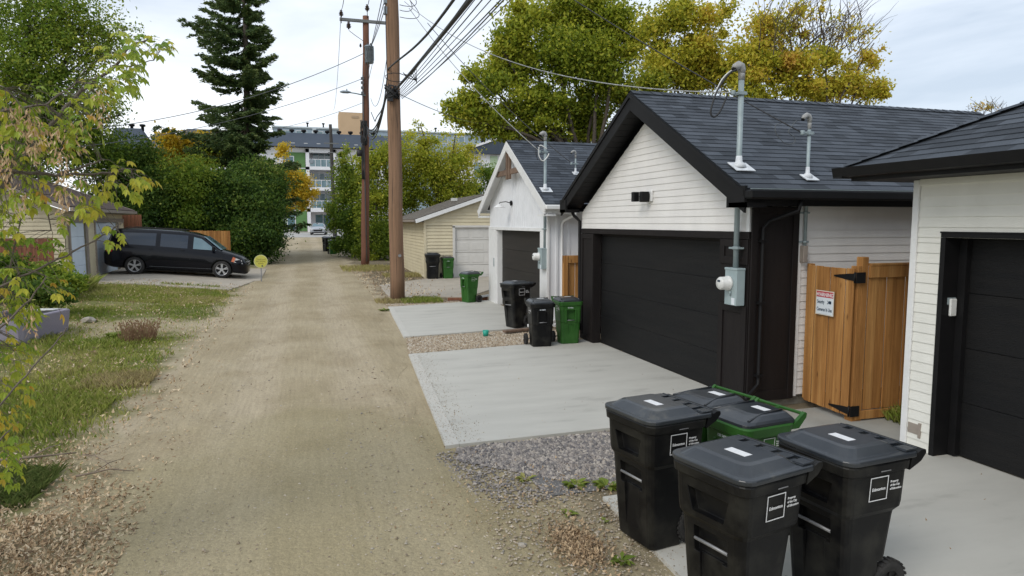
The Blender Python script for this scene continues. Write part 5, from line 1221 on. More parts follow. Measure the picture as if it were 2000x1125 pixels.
wg = thing('apartment_building', 'white and pale green apartment wing seen between the trees and the small white garage', 'building', (26, 88, 1))
mb = MB(); mb.box(20, 34, 88, 100, 0, 11.4); mb.build('wall', M['apw'], wg)
mb = MB(); mb.box(23.6, 24.6, 87.85, 87.99, 1, 11.2); mb.build('cladding', mat('apartment_pale_green', (.36, .45, .30), (.33, .42, .28), rough=.7), wg)
for z in (2, 5, 8.2): win(wg, 21.4, 22.5, z, z+2.1, 88, 0); win(wg, 26, 27.4, z, z+2.1, 88, 0)
mb = MB(); mb.prism([(19.2, 87.4, 11.4), (34.6, 87.4, 11.4), (34.6, 87.4, 14.2), (27, 87.4, 14.2)], (0, 13, 0)); mb.build('roof', M['aproof'], wg)
mb = MB(); mb.prism([(19.1, 87.3, 11.35), (27, 87.3, 14.2), (27, 87.3, 14.5), (19.1, 87.3, 11.65)], (0, .1, 0)); mb.build('fascia', M['apw'], wg)
mb = MB(); mb.box(23.0, 23.5, 90, 90.5, 13, 14.6); mb.build('chimney', M['black'], wg)

fb = thing('office_building', 'long blue grey flat roofed building with a tan roof tower far behind the apartments', 'building', (14, 160, 1))
mb = MB(); mb.box(-6, 60, 160, 175, 0, 23.2); mb.build('wall', M['apblue'], fb)
mb = MB(); mb.box(-6.3, 60.3, 159.7, 175, 23.2, 23.5); mb.box(2.2, 3.0, 159.6, 160, 20, 23.2); mb.build('parapet', mat('pale_parapet', (.5, .56, .6), rough=.6), fb)
for k in range(7): win(fb, -4.6+k*3.4 if k < 3 else 10+k*4, -2.4+k*3.4 if k < 3 else 12.6+k*4, 21.0, 22.6, 160, 1)
mb = MB(); mb.box(7.9, 13.0, 158, 164, 15, 26.8); mb.build('roof_tower', M['aptan'], fb)
mb = MB(); mb.box(10.6, 12.1, 157.9, 158, 25.6, 26.1); mb.build('louvre', mat('tan_louvre', (.40, .29, .19), rough=.8), fb)
for x in (1.2, 4.6, 26, 30): 
    mb = MB(); mb.lathe([(.15, 0), (.15, .9), (.3, .95), (.3, 1.2)], 8, (x, 161, 23.4)); mb.build('roof_vent', M['black'], fb)

for i, (x0, x1, zt_, lab) in enumerate(((-27, -21.6, 16.6, 'left of the two dark slate roofs with paired vents, behind the trees at left'), (-21.6, -15.5, 16.0, 'right of the two dark slate roofs, with a pale flashing line, behind the yellow tree'))):
    tb = thing('townhouse', lab, 'house', ((x0+x1)/2, 112, 1))
    mb = MB(); mb.box(x0, x1, 112, 122, 0, 12.2); mb.build('wall', M['apw'], tb)
    mb = MB(); mb.loft([[(x0-.4, 111, 12.2), (x1+.4, 111, 12.2), (x1+.4, 123, 12.2), (x0-.4, 123, 12.2)], [(x0+.2, 116.5, zt_), (x1-1.6, 116.5, zt_), (x1-1.6, 117.5, zt_), (x0+.2, 117.5, zt_)]]); mb.build('roof', M['aproof'], tb)
    for f_ in (.45, .72):
        x = x0+(x1-x0)*f_; mb = MB(); mb.lathe([(.22, -.3), (.22, .30), (.42, .38), (.42, .66), (.25, .7)], 10, (x, 117, zt_)); mb.build('roof_vent', M['black'], tb)
    mb = MB(); mb.tube([(x0+.6, 111.5, 12.7), (x0+2.2, 114.6, 15.2)], .1, 5); mb.build('flashing', M['galv'], tb)

# ================================================================== VEGETATION
def quads_obj(name, V, tint, m, parent=None, org=(0, 0, 0), k=4):
    """V: (n,k,3) array, one k-gon each"""
    n = len(V); me = bpy.data.meshes.new(name)
    me.vertices.add(n*k); me.vertices.foreach_set('co', (V.reshape(-1, 3)-np.array(org)).ravel().astype(np.float32))
    me.loops.add(n*k); me.loops.foreach_set('vertex_index', np.arange(n*k, dtype=np.int32))
    me.polygons.add(n); me.polygons.foreach_set('loop_start', np.arange(0, n*k, k, dtype=np.int32)); me.polygons.foreach_set('loop_total', np.full(n, k, dtype=np.int32))
    a = me.attributes.new('tint', 'FLOAT', 'POINT'); a.data.foreach_set('value', np.repeat(np.clip(tint, 0, 1), k).astype(np.float32))
    me.materials.append(m); me.update(calc_edges=True)
    o = bpy.data.objects.new(name, me); COL.objects.link(o)
    if parent is not None: o.parent = parent
    else: o.location = org
    return o
def unit(a): return a/np.maximum(1e-9, np.linalg.norm(a, axis=-1, keepdims=True))
def leafquads(P, L, wr=.55, droop=.3):
    n = len(P); a = rng.normal(size=(n, 3)); a[:, 2] -= droop; a = unit(a)
    b = unit(np.cross(a, rng.normal(size=(n, 3)))); c = np.cross(a, b)
    L = (L*rng.uniform(.6, 1.3, n))[:, None]; w = L*wr*.5
    return np.stack([P-a*L*.5, P+b*w+c*w*.35, P+a*L*.5, P-b*w+c*w*.35], 1)
def blob_clumps(blobs, csize=.45):
    """blobs: (px,py,rx,ry,Y,nleaves,tint) -> list of (centre, sigma, n, tint), blob centres"""
    out = []; cs = []
    for (px, py, rx, ry, Y, n, ti) in blobs:
        c = np.array(at(px, py, Y)); s = depth(c)/1333; a, b = rx*s, ry*s; dd = (a+b)/2
        k = max(4, int(a*b*dd/(csize**3)*.7)); k = min(k, 300); cs.append((c, (a, dd, b)))
        d = unit(rng.normal(size=(k, 3)))*(rng.uniform(0, 1, (k, 1))**.42)
        C = c+d*np.array((a, dd, b))*np.where(rng.random((k, 1)) < .22, rng.uniform(1.0, 1.28, (k, 1)), .92)
        wt = rng.uniform(.3, 1.7, k); wt /= wt.sum(); n = int(n*.8)
        out.append((c, np.array((a, dd, b))*.52, int(n*.22), ti-.02))
        for j in range(k): out.append((C[j], min(csize, max(.12, min(a, b)*.33))*rng.choice((.45, .7, .95, 1.25)), max(3, int(n*wt[j])), ti+rng.normal()*.12))
    return out, cs
def leaves_from(clumps, L, wr=.55, tn=.10, flat=.75, droop=.3):
    P = []; T = []
    for c, s, n, ti in clumps:
        P.append(c+(np.clip(rng.normal(size=(n, 3)), -1.9, 1.9)*s if np.ndim(s) else rng.normal(size=(n, 3))*np.array((s, s, s*flat)))); T.append(np.full(n, ti)+rng.normal(size=n)*tn)
    P = np.concatenate(P); T = np.concatenate(T); return leafquads(P, L, wr, droop), T
def limb(mb, p, q, r0, r1, n=6, k=6, bend=.12):
    p, q = Vector(p), Vector(q); L = (q-p).length; o = Vector((random.uniform(-1, 1), random.uniform(-1, 1), random.uniform(0, 1)))*L*bend
    mb.tube([p.lerp(q, i/k)+o*math.sin(math.pi*i/k)+Vector((random.uniform(-1, 1), random.uniform(-1, 1), 0))*L*.015 for i in range(k+1)], [r0+(r1-r0)*i/k for i in range(k+1)], n, cap=False)
def tree(name, label, cat, base, blobs, m, L, trunk=(.2, .08), barkm='bark', group=None, fork=.45, csize=.45, wr=.55, twigs=.5, tn=.17, bare=(), top=None, flat=.75, visible_wood=True):
    bx, by = base; zb = gh(bx, by)
    t = thing(name, label, cat, (bx, by, zb), group=group)
    cl, cs = blob_clumps(blobs, csize)
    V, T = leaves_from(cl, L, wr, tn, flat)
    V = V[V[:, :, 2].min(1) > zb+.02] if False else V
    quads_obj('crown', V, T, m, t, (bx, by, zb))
    mb = MB(); cc = np.mean([c for c, _ in cs], 0); hi = top or tuple(cc)
    f = Vector((bx, by, zb)).lerp(Vector(hi), fork); f = Vector((bx+(f.x-bx)*.6, by+(f.y-by)*.6, f.z))
    limb(mb, (bx, by, zb-.2), f, trunk[0], trunk[1]*1.3, 10, 8, .05)
    for c, r in cs:
        limb(mb, f, c, trunk[1], max(.012, trunk[1]*.3), 6, 7, .10)
        near = [q for q in cl if np.linalg.norm(q[0]-c) < max(r)*1.05 and not np.ndim(q[1])]
        for q in near:
            if random.random() < twigs: limb(mb, Vector(c).lerp(f, random.uniform(0, .3)), q[0], max(.008, trunk[1]*.16), .005, 4, 4, .12)
    for p, q, r in bare: limb(mb, p, q, r, .004, 4, 6, .08)
    mb.build('trunk', M[barkm], t)
    return t
LM = {}
LM['green'] = leafmat('green_leaves', [(.045, .090, .010), (.12, .20, .020), (.23, .31, .035), (.42, .44, .06)])
LM['olive'] = leafmat('olive_yellow_leaves', [(.09, .14, .012), (.25, .31, .026), (.46, .47, .045), (.66, .58, .09)])
LM['amber'] = leafmat('amber_leaves', [(.17, .22, .022), (.42, .42, .040), (.64, .55, .060), (.66, .42, .09)])
LM['yellow'] = leafmat('yellow_leaves', [(.20, .19, .022), (.48, .37, .028), (.66, .47, .035), (.72, .52, .06)])
LM['dark'] = leafmat('dark_hedge_leaves', [(.034, .078, .014), (.095, .17, .026), (.23, .30, .050), (.50, .50, .15)])
LM['needle'] = leafmat('spruce_needles', [(.022, .052, .016), (.055, .10, .028), (.12, .165, .045), (.24, .24, .08)], .2)
LM['maple'] = leafmat('maple_leaves', [(.11, .20, .025), (.22, .33, .040), (.40, .46, .055), (.56, .50, .060), (.56, .34, .06)], .45, .5)
LM['seed'] = leafmat('dry_seeds', [(.50, .31, .17), (.62, .43, .26), (.68, .54, .33)], .35)
LM['grass'] = leafmat('grass_blades', [(.11, .17, .022), (.20, .26, .038), (.31, .32, .075), (.45, .39, .17), (.36, .28, .15)], .3)
LM['tuft'] = leafmat('dark_tuft_blades', [(.06, .095, .022), (.12, .155, .038), (.24, .23, .09), (.36, .30, .16)], .3)
LM['litter'] = leafmat('dead_leaves', [(.17, .115, .07), (.38, .26, .15), (.56, .42, .26), (.66, .55, .39)], .15, .8)
LM['redweed'] = leafmat('dry_red_weed', [(.20, .11, .07), (.27, .17, .10), (.22, .20, .08)], .2)

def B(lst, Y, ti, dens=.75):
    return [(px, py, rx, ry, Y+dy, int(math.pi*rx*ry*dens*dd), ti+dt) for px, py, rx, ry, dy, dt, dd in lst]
# big green tree, upper left
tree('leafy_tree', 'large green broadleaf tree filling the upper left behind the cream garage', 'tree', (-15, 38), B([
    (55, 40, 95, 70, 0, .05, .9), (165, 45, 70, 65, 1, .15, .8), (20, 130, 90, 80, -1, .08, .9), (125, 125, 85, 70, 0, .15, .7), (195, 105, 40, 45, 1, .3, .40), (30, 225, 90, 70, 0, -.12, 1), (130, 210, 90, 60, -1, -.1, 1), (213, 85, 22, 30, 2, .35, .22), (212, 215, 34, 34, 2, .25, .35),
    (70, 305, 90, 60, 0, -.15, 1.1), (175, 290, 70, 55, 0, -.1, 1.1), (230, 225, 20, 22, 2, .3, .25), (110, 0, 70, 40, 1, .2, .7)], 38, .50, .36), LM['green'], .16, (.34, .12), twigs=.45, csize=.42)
# spruce -----------------------------------------------------------------------
def spruce(label, x, y, H, mtop, seed):
    rs = random.Random(seed); zb = gh(x, y); t = thing('spruce_tree', label, 'tree', (x, y, zb))
    mb = MB(); mb.tube([(x+.05*math.sin(i), y, zb-.2+H*i/12) for i in range(13)], [.30*(1-i/12)+.03 for i in range(13)], 10)
    P = []; T = []; D = []
    z = 2.4
    while z < H-.3:
        f = (z-2.4)/(H-2.4); R0 = 4.9*(1-f)**.85+.35
        for k in range(1):
            a = rs.uniform(0, 2*math.pi); Lb = R0*rs.choice((.45, .7, .85, 1.0, 1.2))*rs.uniform(.85, 1.1)*(1.08 if math.cos(a) < 0 else .52+.2*f); dr = -.10-.25*(1-f)+.35*f+rs.uniform(-.16, .14)
            pts = []; K = 12
            for i in range(K+1):
                u = i/K; r = Lb*u
                pts.append(Vector((x+math.cos(a)*r, y+math.sin(a)*r, zb+z+dr*r+.10*Lb*u*u-.09*math.sin(u*3)*Lb)))
            mb.tube(pts, [.05*(1-.85*i/K)*(1-f*.6)+.006 for i in range(K+1)], 4, cap=False)
            for i in range(2, K+1):
                u = i/K; p = pts[i]; d = (pts[i]-pts[i-1]).normalized(); sd = d.cross(Vector((0, 0, 1))).normalized()
                wl = (.30+.85*math.sin(min(1, u*1.15)*math.pi*.8))*min(1, Lb/2.8)*.62*rs.uniform(.5, 1.2)
                for s in (-1, 1):
                    if rs.random() < .12: continue
                    q = p+sd*s*wl+d*wl*.55-Vector((0, 0, wl*rs.uniform(.15, .5)))
                    n = int(18+50*wl)
                    for j in range(n):
                        v_ = j/n; c = p.lerp(q, v_); P.append((c.x+rs.gauss(0, .05), c.y+rs.gauss(0, .05), c.z+rs.gauss(0, .045)-.05)); D.append(tuple((q-p)+d*.3)); T.append(.3+.35*v_*u+rs.gauss(0, .13))
                for j in range(6): P.append((p.x+rs.gauss(0, .05), p.y+rs.gauss(0, .05), p.z+rs.gauss(0, .04))); D.append(tuple(d)); T.append(.3+.4*u+rs.gauss(0, .13))
        z += rs.uniform(.04, .13)*(1-.25*f)
    P = np.array(P); D = unit(np.array(D)); n = len(P)
    a = unit(D+rng.normal(size=(n, 3))*.45); b = unit(np.cross(a, rng.normal(size=(n, 3)))); L = rng.uniform(.14, .30, n)[:, None]
    V = np.stack([P-a*L*.5, P+b*.036, P+a*L*.5, P-b*.036], 1)
    mb.build('trunk', M['bark'], t); quads_obj('needles', V, np.array(T), LM['needle'], t, (x, y, zb))
spx = at(490, 400, 45)
spruce('tall dark spruce with drooping open branches rising above the hedge', spx.x, 45, 19.5, 0, 5)

# hedge and shrubs on the left of the lane -----------------------------------------
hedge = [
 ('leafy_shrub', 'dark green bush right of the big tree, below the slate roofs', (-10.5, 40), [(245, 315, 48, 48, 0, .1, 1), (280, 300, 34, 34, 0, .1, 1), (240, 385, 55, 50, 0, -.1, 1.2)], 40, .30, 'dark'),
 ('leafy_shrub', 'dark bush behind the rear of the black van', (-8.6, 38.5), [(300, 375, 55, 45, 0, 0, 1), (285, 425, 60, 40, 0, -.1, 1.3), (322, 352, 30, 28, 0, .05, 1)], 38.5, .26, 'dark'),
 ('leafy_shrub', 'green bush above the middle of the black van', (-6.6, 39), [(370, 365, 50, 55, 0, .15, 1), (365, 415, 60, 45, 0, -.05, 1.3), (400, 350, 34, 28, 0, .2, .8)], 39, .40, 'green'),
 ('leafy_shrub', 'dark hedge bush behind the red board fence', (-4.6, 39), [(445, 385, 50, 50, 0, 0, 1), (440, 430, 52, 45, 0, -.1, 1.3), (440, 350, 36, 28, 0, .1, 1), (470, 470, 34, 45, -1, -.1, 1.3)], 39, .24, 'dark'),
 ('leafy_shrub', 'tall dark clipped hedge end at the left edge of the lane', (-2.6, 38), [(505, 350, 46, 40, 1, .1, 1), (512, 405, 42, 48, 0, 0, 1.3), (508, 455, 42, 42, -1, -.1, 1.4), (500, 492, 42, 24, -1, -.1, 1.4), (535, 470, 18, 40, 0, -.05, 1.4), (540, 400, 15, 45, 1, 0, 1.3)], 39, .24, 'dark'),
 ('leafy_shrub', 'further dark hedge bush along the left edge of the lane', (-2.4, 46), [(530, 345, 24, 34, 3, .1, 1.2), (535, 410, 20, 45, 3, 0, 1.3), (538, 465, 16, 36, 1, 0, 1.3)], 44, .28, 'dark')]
for nm, lb, bs, bl, Y, ti, mm in hedge:
    tree(nm, lb, 'bush', bs, B(bl, Y, ti, 1.15), LM[mm], .15, (.08, .05), csize=.40, twigs=.06, fork=.3)
tree('yellow_tree', 'bright yellow tree left of the spruce, below the slate roofs', 'tree', (-10.5, 46), B([(345, 290, 36, 34, 0, 0, 1), (392, 290, 34, 34, 0, .1, 1), (318, 325, 26, 34, 0, -.1, 1), (360, 335, 50, 30, 0, -.15, 1), (425, 300, 26, 24, 0, .05, .8)], 46, .62, .9), LM['yellow'], .2, (.16, .08))
tree('young_tree', 'thin pale green young tree with visible stems in front of the yellow tree', 'tree', (-8.0, 42), B([(400, 310, 30, 30, 0, 0, .5), (395, 345, 32, 34, 0, 0, .55), (385, 375, 30, 28, 0, -.1, .5)], 42, .55, .6), LM['olive'], .15, (.07, .045), barkm='bark_l')
tree('yellow_tree', 'golden tree leaning over the lane just right of the dark hedge', 'tree', (-2.4, 62), B([(578, 360, 26, 26, 0, 0, 1), (600, 380, 20, 22, 0, .1, 1), (560, 345, 26, 26, 0, 0, 1), (590, 400, 20, 12, 0, -.1, 1), (560, 395, 24, 20, 0, -.1, 1), (553, 300, 16, 20, 0, .1, .8)], 62, .52, 1.5), LM['yellow'], .2, (.14, .07))
# right of the lane, behind the poles ---------------------------------------------
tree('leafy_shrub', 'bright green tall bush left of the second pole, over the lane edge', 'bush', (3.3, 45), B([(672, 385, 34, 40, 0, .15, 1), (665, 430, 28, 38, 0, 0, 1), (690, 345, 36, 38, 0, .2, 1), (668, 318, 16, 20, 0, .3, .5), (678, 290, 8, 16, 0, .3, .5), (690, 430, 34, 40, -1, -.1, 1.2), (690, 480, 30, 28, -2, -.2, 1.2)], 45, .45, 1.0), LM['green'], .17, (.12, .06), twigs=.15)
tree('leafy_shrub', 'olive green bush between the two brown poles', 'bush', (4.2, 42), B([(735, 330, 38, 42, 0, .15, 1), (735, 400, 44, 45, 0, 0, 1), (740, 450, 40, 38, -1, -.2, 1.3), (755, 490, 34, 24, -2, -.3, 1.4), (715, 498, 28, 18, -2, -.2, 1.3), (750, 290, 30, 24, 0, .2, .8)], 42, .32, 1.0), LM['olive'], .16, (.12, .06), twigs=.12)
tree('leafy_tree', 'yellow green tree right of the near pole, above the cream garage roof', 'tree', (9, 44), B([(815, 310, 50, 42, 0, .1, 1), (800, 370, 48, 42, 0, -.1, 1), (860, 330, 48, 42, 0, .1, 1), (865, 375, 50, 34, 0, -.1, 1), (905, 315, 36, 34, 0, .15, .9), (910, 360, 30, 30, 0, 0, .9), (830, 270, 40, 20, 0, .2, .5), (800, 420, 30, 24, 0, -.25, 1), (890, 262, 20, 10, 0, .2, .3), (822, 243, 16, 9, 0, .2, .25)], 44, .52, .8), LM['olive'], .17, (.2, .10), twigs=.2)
tree('leafy_shrub', 'dark green bush beside the pale apartment wing above the cream roof', 'bush', (15, 50), B([(950, 345, 26, 26, 0, 0, 1), (925, 375, 26, 14, 0, 0, 1), (965, 370, 20, 20, 0, 0, 1)], 50, .40, 1.1), LM['green'], .17, (.1, .05))
# big trees behind the garages ------------------------------------------------------
tree('leafy_tree', 'huge green and olive tree with a thick leaning trunk behind the two gabled garages', 'tree', (13.0, 29), B([
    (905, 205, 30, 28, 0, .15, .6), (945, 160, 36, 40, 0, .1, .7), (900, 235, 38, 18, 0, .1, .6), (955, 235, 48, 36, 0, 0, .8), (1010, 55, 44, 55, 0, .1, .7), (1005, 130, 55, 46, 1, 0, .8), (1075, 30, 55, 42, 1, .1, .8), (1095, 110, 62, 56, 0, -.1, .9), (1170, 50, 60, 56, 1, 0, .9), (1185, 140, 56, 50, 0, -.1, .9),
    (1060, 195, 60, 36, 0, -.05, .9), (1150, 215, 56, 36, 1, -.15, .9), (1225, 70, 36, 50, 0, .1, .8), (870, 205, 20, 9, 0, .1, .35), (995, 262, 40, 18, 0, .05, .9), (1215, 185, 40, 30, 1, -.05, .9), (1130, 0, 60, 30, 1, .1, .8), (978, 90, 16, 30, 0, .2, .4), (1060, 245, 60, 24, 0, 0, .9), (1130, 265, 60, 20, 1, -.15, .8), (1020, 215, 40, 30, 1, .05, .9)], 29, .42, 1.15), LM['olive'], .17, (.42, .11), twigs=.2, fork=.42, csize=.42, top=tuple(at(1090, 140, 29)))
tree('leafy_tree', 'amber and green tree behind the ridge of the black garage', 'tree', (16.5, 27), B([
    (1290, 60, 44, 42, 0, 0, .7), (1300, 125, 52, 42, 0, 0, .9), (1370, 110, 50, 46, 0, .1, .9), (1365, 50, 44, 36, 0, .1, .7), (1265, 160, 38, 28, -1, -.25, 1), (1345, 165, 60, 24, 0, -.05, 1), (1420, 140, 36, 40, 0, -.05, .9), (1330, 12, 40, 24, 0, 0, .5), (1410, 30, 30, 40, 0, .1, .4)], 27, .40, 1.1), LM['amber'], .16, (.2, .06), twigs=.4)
bare = []
for i in range(170):
    p = at(random.uniform(1480, 1690), random.uniform(30, 120), 24+random.uniform(-1, 1)); q = p+Vector((random.uniform(-.6, 1.7), random.uniform(-.6, .6), random.uniform(.6, 1.9))); bare.append((p, q, .018))
for i in range(12):
    p = at(random.uniform(1500, 1600), 160, 24); q = at(random.uniform(1450, 1720), random.uniform(0, 60), 24+random.uniform(-1, 1)); bare.append((p, q, .05))
tree('leafy_tree', 'golden tree with bare twigs at its top, rightmost behind the black garage roof', 'tree', (20.0, 24), B([
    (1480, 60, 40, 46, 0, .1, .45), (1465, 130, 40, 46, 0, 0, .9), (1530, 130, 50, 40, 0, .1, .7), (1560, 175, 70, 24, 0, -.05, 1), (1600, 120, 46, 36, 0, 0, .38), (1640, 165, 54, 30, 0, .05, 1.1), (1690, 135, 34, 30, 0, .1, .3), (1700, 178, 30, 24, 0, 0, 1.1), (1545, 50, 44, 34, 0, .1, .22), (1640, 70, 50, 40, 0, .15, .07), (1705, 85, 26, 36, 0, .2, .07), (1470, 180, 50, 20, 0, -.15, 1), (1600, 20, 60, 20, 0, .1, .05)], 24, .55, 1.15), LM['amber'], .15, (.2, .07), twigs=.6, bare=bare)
bare = []
for i in range(90):
    u = random.uniform(-40, 40); p = at(1930+u, random.uniform(205, 222), 19+random.uniform(-.4, .4)); bare.append((p, p+Vector((random.gauss(0, .16), random.gauss(0, .1), random.uniform(.08, .32)*(1.2-abs(u)/45))), .006))
tree('bare_tree', 'nearly leafless small tree top showing over the roofs at the far right', 'tree', (21, 19), B([(1930, 210, 34, 10, 0, .4, .16)], 19, .5, 1.), LM['amber'], .10, (.15, .05), bare=bare, twigs=.8)
# shrubs by the cream double garage ----------------------------------------------------
tree('leafy_shrub', 'low green shrub in front of the pale blue garage doors at the left', 'bush', (-7.6, 23), B([(100, 535, 40, 24, 0, 0, 1), (60, 545, 44, 24, -.5, -.1, 1.1), (20, 530, 34, 34, 0, -.1, 1), (130, 555, 34, 16, -1, .1, 1)], 22.6, .45, 1.6), LM['green'], .11, (.03, .02), csize=.25)
tree('leafy_shrub', 'dark shrub behind the planter at the left edge', 'bush', (-7.6, 19), B([(20, 565, 50, 22, 0, 0, 1), (80, 580, 40, 18, 0, .1, 1)], 19, .3, 1.6), LM['dark'], .10, (.03, .02), csize=.22)

# ------------------------------------------------------------------ near maple branch, leaves and hanging seeds
OUT = [(0, 0), (.08, .14), (.19, .30), (.15, .42), (.20, .52), (.09, .76), (.0, 1.0)]
def leaflet(V3, T, base, d, nrm, L, ti):
    d = d.normalized(); s = d.cross(nrm).normalized(); n = s.cross(d).normalized(); fold = random.uniform(.15, .5); curl = random.uniform(.0, .35)
    def pt(x, y): return tuple(base+d*(y*L)+s*(x*L)+n*(abs(x)*L*fold-curl*L*y*y*.6))
    for sg in (1, -1):
        ps = [pt(sg*x, y) for x, y in OUT]; mid = [pt(0, t) for t in (.3, .52, .76)]
        tri = [(ps[0], ps[1], mid[0]), (ps[1], ps[2], mid[0]), (ps[2], ps[3], mid[1]), (ps[2], mid[1], mid[0]), (ps[3], ps[4], mid[1]), (ps[4], ps[5], mid[2]), (ps[4], mid[2], mid[1]), (ps[5], ps[6], mid[2])]
        V3 += tri; T += [ti]*len(tri)
def compound(V3, T, mb, base, d, L, ti):
    d = d.normalized(); pet = L*random.uniform(.9, 1.5)
    tip = base+d*pet-Vector((0, 0, pet*.25)); mb.tube([base, base.lerp(tip, .5)+Vector((0, 0, pet*.06)), tip], [.0016, .0014, .001], 3, cap=False)
    dn = (d*.7+Vector((0, 0, -random.uniform(.35, 1.1)))).normalized(); s = d.cross(Vector((0, 0, 1)))
    if s.length < .1: s = Vector((1, 0, 0))
    s.normalize(); nr = s.cross(dn)
    leaflet(V3, T, tip, dn, nr, L*random.uniform(.9, 1.2), ti)
    for k, (f, a) in enumerate(((.98, .75), (.62, .95))):
        if k == 1 and random.random() < .35: continue
        for sg in (-1, 1):
            dd = (dn+s*sg*a+Vector((0, 0, -.25))).normalized(); leaflet(V3, T, base.lerp(tip, f), dd, nr, L*random.uniform(.65, .95), ti+random.uniform(-.08, .08))
mt = thing('maple_tree', 'near box elder at the left edge with yellow green leaves and hanging tan seeds', 'tree', (-3.0, 4.9, 0))
wood = MB(); V3 = []; T3 = []; SV = []; ST_ = []
limb(wood, (-3.0, 4.9, -.1), (-2.95, 5.0, 2.2), .13, .09, 10, 6, .03); limb(wood, (-2.95, 5.0, 2.2), (-2.6, 5.4, 4.0), .07, .03, 8, 6, .03)
PATHS = [([(-90, 470, 5.0), (-20, 400, 5.1), (60, 290, 5.2), (130, 207, 5.3), (165, 172, 5.4), (225, 130, 5.5), (252, 92, 5.5), (290, 76, 5.6)], .016),
 ([(-90, 330, 4.6), (20, 333, 4.8), (110, 343, 5.0), (200, 338, 5.1), (255, 330, 5.2)], .011), ([(110, 343, 5.0), (175, 320, 5.1), (205, 312, 5.1)], .006), ([(-90, 600, 4.7), (40, 540, 4.9), (130, 500, 5.0), (200, 460, 5.1), (240, 435, 5.1)], .006),
 ([(-90, 720, 4.6), (0, 640, 4.7), (60, 585, 4.8), (90, 540, 4.8)], .007), ([(-90, 260, 4.8), (10, 215, 5.0), (90, 205, 5.1), (150, 160, 5.2)], .009), ([(-90, 860, 4.4), (-10, 800, 4.5), (50, 735, 4.6), (120, 655, 4.7), (132, 640, 4.7)], .005),
 ([(-90, 800, 5.2), (-20, 640, 5.2), (20, 520, 5.2), (40, 430, 5.2)], .008), ([(-90, 930, 4.3), (-20, 880, 4.4), (20, 840, 4.4)], .006), ([(225, 130, 5.5), (262, 128, 5.5), (300, 118, 5.5)], .003), ([(-90, 180, 4.6), (-20, 165, 4.7), (10, 172, 4.7)], .004), ([(60, 290, 5.2), (90, 400, 5.0), (100, 450, 5.0)], .005)]
nodes = []
for pts, r in PATHS:
    P = [at(*p) for p in pts]; Q = []
    for i in range(len(P)-1):
        for k in range(5): Q.append(P[i].lerp(P[i+1], k/5)+Vector((0, 0, .006*math.sin(i*3+k*1.3))))
    Q.append(P[-1]); wood.tube(Q, [r*(1-.75*i/len(Q))+.002 for i in range(len(Q))], 6); nodes += Q
for ((x0, y0, Y0)) in ((-90, 470, 5.0), (-90, 330, 4.6), (-90, 600, 4.7), (-90, 720, 4.6), (-90, 260, 4.8), (-90, 860, 4.4), (-90, 800, 5.2), (-90, 930, 4.3), (-90, 180, 4.6)):
    p = at(x0, y0, Y0); z = max(.3, min(3.8, p.z-.3)); q_ = Vector((-2.97+.1*(z > 2.2)*(z-2.2), 4.98+.2*(z > 2.2)*(z-2.2), z)); limb(wood, q_, p, .028, .014, 6, 7, .16); nodes += [q_.lerp(p, u_) for u_ in (.35, .6, .8)]
CL = [(25, 225, 55, 22, .42), (85, 215, 55, 24, .38), (150, 240, 45, 18, .36), (60, 290, 55, 20, .4), (130, 300, 40, 10, .42), (165, 190, 34, 10, .45), (200, 160, 36, 16, .42), (235, 130, 30, 12, .42), (255, 95, 26, 9, .36), (292, 90, 24, 9, .36), (318, 92, 12, 4, .34), (215, 105, 22, 6, .34),
      (240, 60, 10, 3, .3), (190, 360, 42, 14, .5), (235, 345, 36, 12, .52), (272, 350, 18, 5, .55), (180, 400, 26, 7, .5), (20, 350, 45, 16, .42), (70, 370, 45, 12, .45), (235, 165, 24, 5, .3), (252, 140, 24, 5, .3), (210, 455, 22, 5, .42), (20, 460, 36, 11, .25), (75, 468, 28, 4, .25), (110, 505, 30, 3, .5), (20, 535, 34, 11, .35), (100, 560, 26, 4, .7), (15, 600, 40, 16, .3),
      (40, 600, 30, 6, .35), (20, 680, 34, 12, .35), (20, 740, 28, 9, .4), (8, 800, 26, 8, .75), (15, 860, 26, 8, .3), (10, 910, 22, 6, .3), (0, 180, 14, 4, .7), (120, 430, 18, 4, .3), (5, 420, 34, 14, .35), (60, 330, 40, 8, .4), (45, 700, 24, 4, .4)]
CL += [(x_, y_, 75, 26, .3) for x_ in (-260, -140) for y_ in (-60, 60, 180, 300, 420, 540, 660, 800)]
for px, py, r, n, ti in CL:
    for k in range(int(n*2.0)):
        a = random.uniform(0, 6.28); q = r*math.sqrt(random.random()); b = at(px+q*math.cos(a), py+q*math.sin(a)*.9, random.uniform(4.7, 5.5))
        nn = min(nodes, key=lambda o_: (o_-b).length)
        if .06 < (nn-b).length < .26: limb(wood, nn, b, .0022, .0014, 3, 3, .08)
        d = (b-nn); d = d if d.length > .02 else Vector((1, 0, 0)); d = d.normalized()+Vector((random.uniform(-.8, .8), random.uniform(-.8, .8), random.uniform(-.5, .5)))
        compound(V3, T3, wood, b, d, random.uniform(.046, .076), ti+.06+random.gauss(0, .13)+(.35 if random.random() < .06 else 0))
SCL = []
